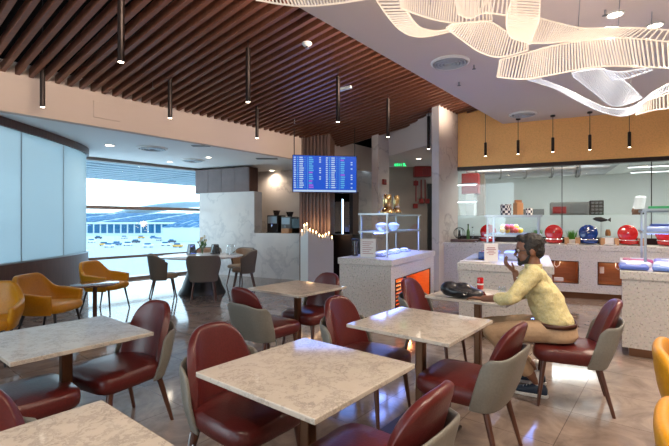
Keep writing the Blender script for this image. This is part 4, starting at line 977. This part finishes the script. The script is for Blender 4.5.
# ------------------------------------------------------------------ things on the man's table
t = thing('black_bag', 'black leather bag slumped on the table in front of the man', 'bag', at_h(460,297,.752), math.radians(-28))
mb = MB(); mb.ball((0,0,.055),(.17,.11,.058),20); mb.ball((-.09,.0,.072),(.09,.10,.070),16); mb.ball((.11,-.01,.045),(.11,.09,.045),16); mb.ball((0.02,.02,.10),(.08,.05,.035),14)
mb.build('pouch', M['bag'], t, remesh=.012, smo=3)
MB().tube([(-.13,-.05,.07),(-.05,-.11,.085),(.06,-.12,.06),(.15,-.07,.05),(.20,.02,.035)], .009, 8).build('strap', M['bag'], t, smooth=True)
MB().tube([(.05,-.115,.07),(.06,-.125,.045),(.08,-.12,.045),(.085,-.11,.07)], .004, 6).build('buckle', M['steel'], t)
t = thing('red_cup', 'small red drink can standing behind the man\'s hand', 'can', at_h(481.5,291,.752)+Vector((.03,.12,0)), 0)
MB().lathe([(.028,0),(.033,.008),(.033,.11),(.027,.12),(.001,.118)], n=20).build('body', M['red'], t, smooth=True); MB().lathe([(.0335,.045),(.0335,.06)], n=20).build('white_band', M['plaster'], t)
t = thing('drinking_glass', 'clear drinking glass between the man\'s arms', 'glass', Vector((1.52,3.80,.7505)), 0)
MB().lathe([(.030,0),(.036,.10),(.034,.10),(.028,.006),(.001,.006)], n=20).build('tumbler', M['glass'], t, smooth=True)
t = thing('sauce_bottle', 'small dark red bottle on the table by the man\'s wrist', 'bottle', Vector((1.33,3.74,.7505)), 0)
MB().lathe([(.022,0),(.024,.04),(.012,.055),(.012,.07),(.001,.072)], n=16).build('body', mat('sauce', (.12,.02,.01), .2), t, smooth=True)
o = MB().lathe([(.06,0),(.10,.012),(.105,.018),(.06,.008)], n=28).build('plate', M['plaster'], smooth=True); o.location = (1.36,3.90,.7505); tag(o, 'white plate on the man\'s table behind the small bottle', 'plate')

# ------------------------------------------------------------------ people
def fingers(mb, palm, dirv, upv, side, s=1, curl=.5):
    # palm centre, finger direction, back-of-hand direction, thumb side
    dirv = dirv.normalized(); side = side.normalized(); upv = upv.normalized()
    mb.loft([(palm-dirv*.045*s, side*.026*s, upv*.017*s),(palm-dirv*.01*s, side*.038*s, upv*.015*s),(palm+dirv*.035*s, side*.040*s, upv*.013*s),(palm+dirv*.045*s, side*.036*s, upv*.010*s)], 12)
    for k, L in enumerate((.068,.078,.072,.056)):
        o_ = palm+dirv*.038*s+side*(.030-.020*k)*s; p = o_; d = dirv.copy()
        for j, f in enumerate((.45,.32,.23)):
            d = (d-upv*curl*(.35+.25*j)).normalized(); q = p+d*L*f*s; mb.capsule(p, q, .0088*s-.0008*j, .0080*s-.0008*j, 8); p = q
    p = palm-dirv*.02*s+side*.032*s; q = p+(side*.8+dirv*.7-upv*.3).normalized()*.038*s; mb.capsule(p, q, .012*s, .0095*s, 8)
    mb.capsule(q, q+(dirv*.9+side*.15-upv*.4).normalized()*.032*s, .0092*s, .008*s, 8)
def head_mb(mb, c, f, up, s=1):
    f = f.normalized(); up = up.normalized(); r = f.cross(up).normalized()
    R = Matrix((r, f, up)).transposed()
    mb.ball(c+up*.025*s, (.076*s,.095*s,.098*s), 20, mtx=R)                 # skull
    mb.ball(c+f*.022*s-up*.045*s, (.058*s,.068*s,.070*s), 18, mtx=R)        # jaw
    mb.ball(c+f*.060*s-up*.088*s, (.026*s,.022*s,.020*s), 12, mtx=R)        # chin
    mb.capsule(c+f*.088*s+up*.012*s, c+f*.108*s-up*.024*s, .009*s, .013*s, 8)  # nose
    mb.ball(c+f*.086*s-up*.055*s, (.024*s,.010*s,.010*s), 10, mtx=R)        # lips
    mb.ball(c+f*.082*s+up*.032*s, (.050*s,.014*s,.010*s), 10, mtx=R)        # brow
    for e in (-1,1): mb.ball(c+r*e*.077*s-f*.005*s-up*.01*s, (.010*s,.020*s,.030*s), 10, mtx=R)   # ears
    return R, r
f = Vector((-.90,.43,0)).normalized(); near = Vector((-.43,-.90,0)).normalized(); up = Vector((0,0,1))
man = thing('person', 'seated man in a pale yellow shirt and khaki trousers, one hand raised to his mouth', 'person')
hip = Vector((1.80,3.44,.575)); sh = Vector((1.665,3.50,1.03)); hc = Vector((1.640,3.515,1.205))
nsh = sh+near*.185; fsh = sh-near*.185
ne = Vector((1.375,3.27,.845)); nw = Vector((1.235,3.48,.805)); fe = Vector((1.60,3.60,.82)); fwp = Vector((1.553,3.60,1.01))
nk = Vector((1.31,3.50,.525)); fk = Vector((1.36,3.74,.525)); nh = hip+near*.09; fh = hip-near*.09
na = Vector((1.68,3.47,.12)); fa_ = Vector((1.80,3.74,.12))
hf = (f*.97+near*.12-up*.10).normalized(); hup = (up+hf*.10).normalized()
mb = MB(); R_, r_ = head_mb(mb, hc, hf, hup, 1.10)
mb.capsule(sh+up*.03, hc-up*.04-f*.012, .062, .052, 14)
mb.loft([(hip-up*.04, f*.12, near*.16),(hip+up*.12+f*.0, f*.115, near*.145),(hip.lerp(sh,.6), f*.115, near*.16),(sh-up*.05, f*.10, near*.17),(sh+up*.03, f*.06, near*.09)], 20)
for a_, b_, c_ in ((nsh,ne,nw),(fsh,fe,fwp)):
    mb.capsule(a_, b_, .050, .038, 12); mb.capsule(b_, c_, .037, .026, 12)
for a_, b_, c_ in ((nh,nk,na),(fh,fk,fa_)):
    mb.capsule(a_, b_, .078, .055, 12); mb.capsule(b_, b_.lerp(c_,.35), .052, .055, 12); mb.capsule(b_.lerp(c_,.35), c_, .055, .038, 12)
hd = (Vector((1.165,3.575,.80))-nw).normalized(); fingers(mb, nw+hd*.055, hd, (up*.9+near*.3), -near if False else (hd.cross(up)), 1, .55)
hd2 = (Vector((1.455,3.615,1.10))-fwp).normalized(); upv2 = (f*.8+near*.35); upv2 = (upv2-hd2*upv2.dot(hd2)).normalized(); fingers(mb, fwp+hd2*.055, hd2, upv2, hd2.cross(upv2), 1, 1.3)
mb.build('body', M['skin'], man, remesh=.0055, smo=2)
# hair, beard, glasses
HS = 1.10
def hp(a, b, c): return hc+r_*a*HS+hf*b*HS+hup*c*HS
def hb(mb, p, r): mb.ball(hp(*p), tuple(q*HS for q in r), 16, mtx=R_)
mb = MB(); hb(mb,(0,-.014,.048),(.083,.097,.086)); hb(mb,(0,-.052,.0),(.071,.052,.070))
for e in (-1,1): hb(mb,(e*.066,-.004,.030),(.018,.050,.045)); hb(mb,(e*.073,.022,-.006),(.007,.012,.03))
hb(mb,(0,.056,.098),(.055,.036,.030))
ho = mb.build('hair', M['hair'], man, remesh=.006, smo=1)
tx2 = bpy.data.textures.new('tufts','CLOUDS'); tx2.noise_scale = .02; q_ = ho.modifiers.new('Tufts','DISPLACE'); q_.texture = tx2; q_.strength = .012; q_.texture_coords = 'GLOBAL'
mb = MB()
for e in (-1,1):
    mb.capsule(hp(e*.071,.012,-.030), hp(e*.060,.040,-.078), .008, .017, 10); mb.capsule(hp(e*.058,.042,-.078), hp(e*.014,.082,-.098), .017, .016, 10)
    mb.capsule(hp(e*.022,.090,-.052), hp(e*.026,.084,-.092), .007, .010, 8)
mb.capsule(hp(-.014,.082,-.098), hp(.014,.082,-.098), .018, .018, 10)
mb.build('beard', M['hair'], man, remesh=.005, smo=1)
MB().capsule(hp(.020,.098,-.042), hp(-.020,.098,-.042), .006, .006, 8).build('moustache', M['hair'], man, smooth=True)
mb = MB()
for e in (-1,1):
    q = hp(e*.032,.100,.004); mb.tube([q+r_*.025*math.cos(a*PI/8)+hup*.018*math.sin(a*PI/8) for a in range(17)], .0024, 6)
    mb.tube([q+r_*e*.025, hp(e*.082,-.005,.006)], .0024, 6)
mb.tube([hp(.009,.106,.008), hp(-.009,.106,.008)], .0024, 6); mb.build('glasses', M['black'], man)
for e in (-1,1):
    q = hp(e*.030,.082,.006); ey = MB().ball(q, .012, 12).build('eye', M['plaster'], man, smooth=True); MB().ball(q+hf*.008, .0062, 10).build('iris', M['black'], ey, smooth=True)
# shirt
mb = MB(); lean = (sh-hip).normalized()
mb.loft([(hip+up*.03-f*.005, f*.138, near*.174),(hip+up*.07-f*.004, f*.146, near*.178),(hip.lerp(sh,.35)-f*.012, f*.142, near*.172),(hip.lerp(sh,.65)-f*.012, f*.138, near*.180),(sh-up*.07-f*.004, f*.125, near*.195),(sh-up*.005, f*.098, near*.17),(sh+up*.020, f*.078, near*.115),(sh+up*.032, f*.058, near*.062)], 28)
for a_, b_, c_, k in ((nsh,ne,nw,.36),(fsh,fe,fwp,.12)):
    mb.capsule(a_, a_.lerp(b_,.5), .070, .062, 14); mb.capsule(a_.lerp(b_,.5), b_, .062, .054, 14); mb.capsule(b_, b_.lerp(c_,k), .054, .048, 14)
so = mb.build('shirt', M['shirt'], man, remesh=.008, smo=3)
tex = bpy.data.textures.new('folds','CLOUDS'); tex.noise_scale = .09; dm_ = so.modifiers.new('Folds','DISPLACE'); dm_.texture = tex; dm_.strength = .032; dm_.texture_coords = 'GLOBAL'; dm_.mid_level = .5
cl = MB(); cpt = sh+up*.035; cl.grid(lambda a,b: cpt+up*(.035*b-.005)+(f*math.cos(2*PI*a)*(.062+.006*b)+near*math.sin(2*PI*a)*(.066+.006*b))+f*.006, 24, 3); cl.build('collar', M['shirt'], man, solid=.007, smooth=True)
cw = nw.lerp(ne,.60); cd = (ne-nw).normalized(); MB().capsule(cw, cw+cd*.03, .047, .050, 14).build('cuff', M['shirt'], man, smooth=True)
for k in range(5): MB().ball(sh+f*(.128)+up*(-.06-.075*k)+(hip-sh)*0, .006, 8).build('button', M['plaster'], man)
# trousers and belt
mb = MB(); mb.loft([(hip-up*.085-f*.01, f*.150, near*.185),(hip-up*.05-f*.01, f*.165, near*.192),(hip-up*.0-f*.008, f*.158, near*.186),(hip+up*.045-f*.004, f*.148, near*.182)], 26)
for a_, b_, c_ in ((nh,nk,na),(fh,fk,fa_)):
    mb.capsule(a_-up*.01, a_.lerp(b_,.5), .098, .088, 16); mb.capsule(a_.lerp(b_,.5), b_, .088, .070, 16); mb.capsule(b_, b_.lerp(c_,.4), .070, .062, 16); mb.tube([b_.lerp(c_,.4), b_.lerp(c_,.82)], [.064,.056], 16)
so = mb.build('trousers', M['khaki'], man, remesh=.008, smo=3)
dm_ = so.modifiers.new('Folds','DISPLACE'); dm_.texture = tex; dm_.strength = .014; dm_.texture_coords = 'GLOBAL'
bl = MB(); bl.grid(lambda a,b: hip-f*.004+up*(.026+.036*b)+f*math.cos(2*PI*a)*.160+near*math.sin(2*PI*a)*.194, 36, 1); b_ = bl.build('belt', mat('brown_belt', (.07,.022,.012), .4), man, solid=.006, smooth=True)
bk_ = hip-f*.004+up*.039+f*.16; MB().box(bk_, (.02,.045,.04), math.atan2(f.y,f.x)).build('buckle', M['chrome'], b_)
# shoes
for an, td in ((na, Vector((-.85,.52,0)).normalized()), (fa_, Vector((-.85,.45,0)).normalized())):
    c_ = Vector((an.x,an.y,0)); sd = Vector((-td.y,td.x,0)); mb = MB()
    mb.loft([(c_-td*.075+up*.045, sd*.022, up*.022),(c_-td*.06+up*.055, sd*.034, up*.045),(c_+up*.062, sd*.040, up*.052),(c_+td*.07+up*.048, sd*.044, up*.034),(c_+td*.14+up*.038, sd*.046, up*.026),(c_+td*.18+up*.034, sd*.034, up*.018),(c_+td*.20+up*.030, sd*.012, up*.008)], 16)
    shoe = mb.build('shoe', M['shoe'], man, smooth=True)
    pts = [c_+td*x+sd*y for x, y in ((-.085,0),(-.07,.032),(0,.042),(.09,.048),(.16,.044),(.20,.02),(.21,0),(.20,-.02),(.16,-.044),(.09,-.048),(0,-.042),(-.07,-.032))]
    MB().prism(pts, .0, .026).build('sole', M['sole'], shoe, bev=.006)
    MB().capsule(an+up*.0, an+up*.055, .038, .040, 12).build('sock', M['plaster'], man, smooth=True)
    mb = MB()
    for k in range(4): q = c_+td*(.03+.025*k)+up*(.108-.013*k); mb.tube([q-sd*.022, q+sd*.022], .0035, 6)
    mb.build('laces', M['sole'], shoe)
# chef behind the glass
ck_ = sn(kx(640,11.0),11.0,0); chef = thing('person', 'chef in a tall white hat and white jacket working behind the kitchen glass', 'person', ck_, ang((-.95,.2)))
f2 = Vector((0,1,0)); r2 = Vector((1,0,0)); K = 1.03
def q3(x,y,z): return Vector((x*K,y*K,z*K))
mb = MB(); R2, _ = head_mb(mb, q3(0,.05,1.60), Vector((0,1,-.35)), Vector((0,.35,1)), K)
mb.capsule(q3(0,0,1.44), q3(0,.03,1.54), .06, .055, 12)
mb.loft([(q3(0,0,.90),(.17*K,0,0),(0,.12*K,0)),(q3(0,0,1.10),(.15*K,0,0),(0,.11*K,0)),(q3(0,0,1.35),(.18*K,0,0),(0,.12*K,0)),(q3(0,0,1.45),(.10*K,0,0),(0,.07*K,0))], 18)
for e in (-1,1):
    mb.capsule(q3(.19*e,0,1.38), q3(.25*e,.05,1.10), .05, .04, 10); mb.capsule(q3(.25*e,.05,1.10), q3(.14*e,.30,1.08), .038, .028, 10)
    fingers(mb, q3(.12*e,.36,1.07), Vector((-.2*e,1,-.2)), Vector((0,.2,1)), Vector((-e,-.2,0)), 1, .5)
    mb.capsule(q3(.09*e,0,.90), q3(.10*e,.02,.48), .085, .058, 12); mb.capsule(q3(.10*e,.02,.48), q3(.10*e,-.01,.10), .052, .035, 12); mb.capsule(q3(.10*e,-.04,.04), q3(.10*e,.12,.03), .036, .032, 10)
mb.build('body', M['skin'], chef, remesh=.009, smo=2)
jw = mat('chef_white', (.80,.80,.80), .7); mb = MB()
mb.loft([(q3(0,0,.78),(.20*K,0,0),(0,.15*K,0)),(q3(0,0,1.10),(.175*K,0,0),(0,.135*K,0)),(q3(0,0,1.34),(.21*K,0,0),(0,.14*K,0)),(q3(0,0,1.44),(.13*K,0,0),(0,.09*K,0)),(q3(0,0,1.48),(.07*K,0,0),(0,.065*K,0))], 20)
for e in (-1,1): mb.capsule(q3(.19*e,0,1.37), q3(.25*e,.05,1.10), .068, .056, 12); mb.capsule(q3(.25*e,.05,1.10), q3(.17*e,.24,1.08), .054, .045, 12)
mb.build('jacket', jw, chef, remesh=.012, smo=3); mb = MB()
for e in (-1,1): mb.capsule(q3(.09*e,0,.88), q3(.10*e,.02,.48), .10, .075, 12); mb.capsule(q3(.10*e,.02,.48), q3(.10*e,-.01,.10), .072, .062, 12)
mb.build('trousers', M['blackm'], chef, remesh=.012, smo=2)
for e in (-1,1): MB().ball(q3(.10*e,.04,.04), (.05,.14,.042), 14).build('shoe', M['black'], chef, smooth=True)
MB().loft([(q3(0,.035,1.655),(.088*K,0,0),(0,.108*K,0)),(q3(0,.02,1.72),(.086*K,0,0),(0,.105*K,0)),(q3(0,0,1.84),(.085*K,0,0),(0,.10*K,0)),(q3(0,-.01,1.90),(.095*K,0,0),(0,.105*K,0)),(q3(0,-.01,1.93),(.06*K,0,0),(0,.07*K,0))], 22).build('hat', jw, chef, smooth=True)
MB().ball(q3(0,.0,1.60), (.086,.09,.08), 16).build('hair', M['hair'], chef, smooth=True)

# ------------------------------------------------------------------ world, sun, camera
w = bpy.data.worlds.new('sky'); bpy.context.scene.world = w; w.use_nodes = True; nt = w.node_tree; bg = nt.nodes['Background']
tc = nt.nodes.new('ShaderNodeTexCoord'); sp = nt.nodes.new('ShaderNodeSeparateXYZ'); rp = nt.nodes.new('ShaderNodeValToRGB')
nt.links.new(tc.outputs['Generated'], sp.inputs[0]); nt.links.new(sp.outputs['Z'], rp.inputs[0]); nt.links.new(rp.outputs[0], bg.inputs[0])
rp.color_ramp.elements[0].color = (.78,.93,1,1); rp.color_ramp.elements[1].color = (.30,.58,.95,1); rp.color_ramp.elements[0].position = .05
bg.inputs[1].default_value = 3.2
cam = bpy.data.cameras.new('camera'); co = bpy.data.objects.new('camera', cam); C.objects.link(co)
co.location = (0,0,EYE); co.rotation_euler = (math.radians(90),0,0); cam.sensor_width = 36; cam.lens = 36*F/669; cam.shift_y = -(223-HY)/669; cam.clip_end = 2000; cam.clip_start = .05
sc = bpy.context.scene; sc.camera = co
sc.view_settings.view_transform = 'Standard'; sc.view_settings.look = 'None'; sc.view_settings.gamma = 1; sc.view_settings.exposure = 0.4
sc.cycles.max_bounces = 10; sc.cycles.transparent_max_bounces = 24; sc.cycles.sample_clamp_indirect = 6; sc.cycles.use_denoising = True
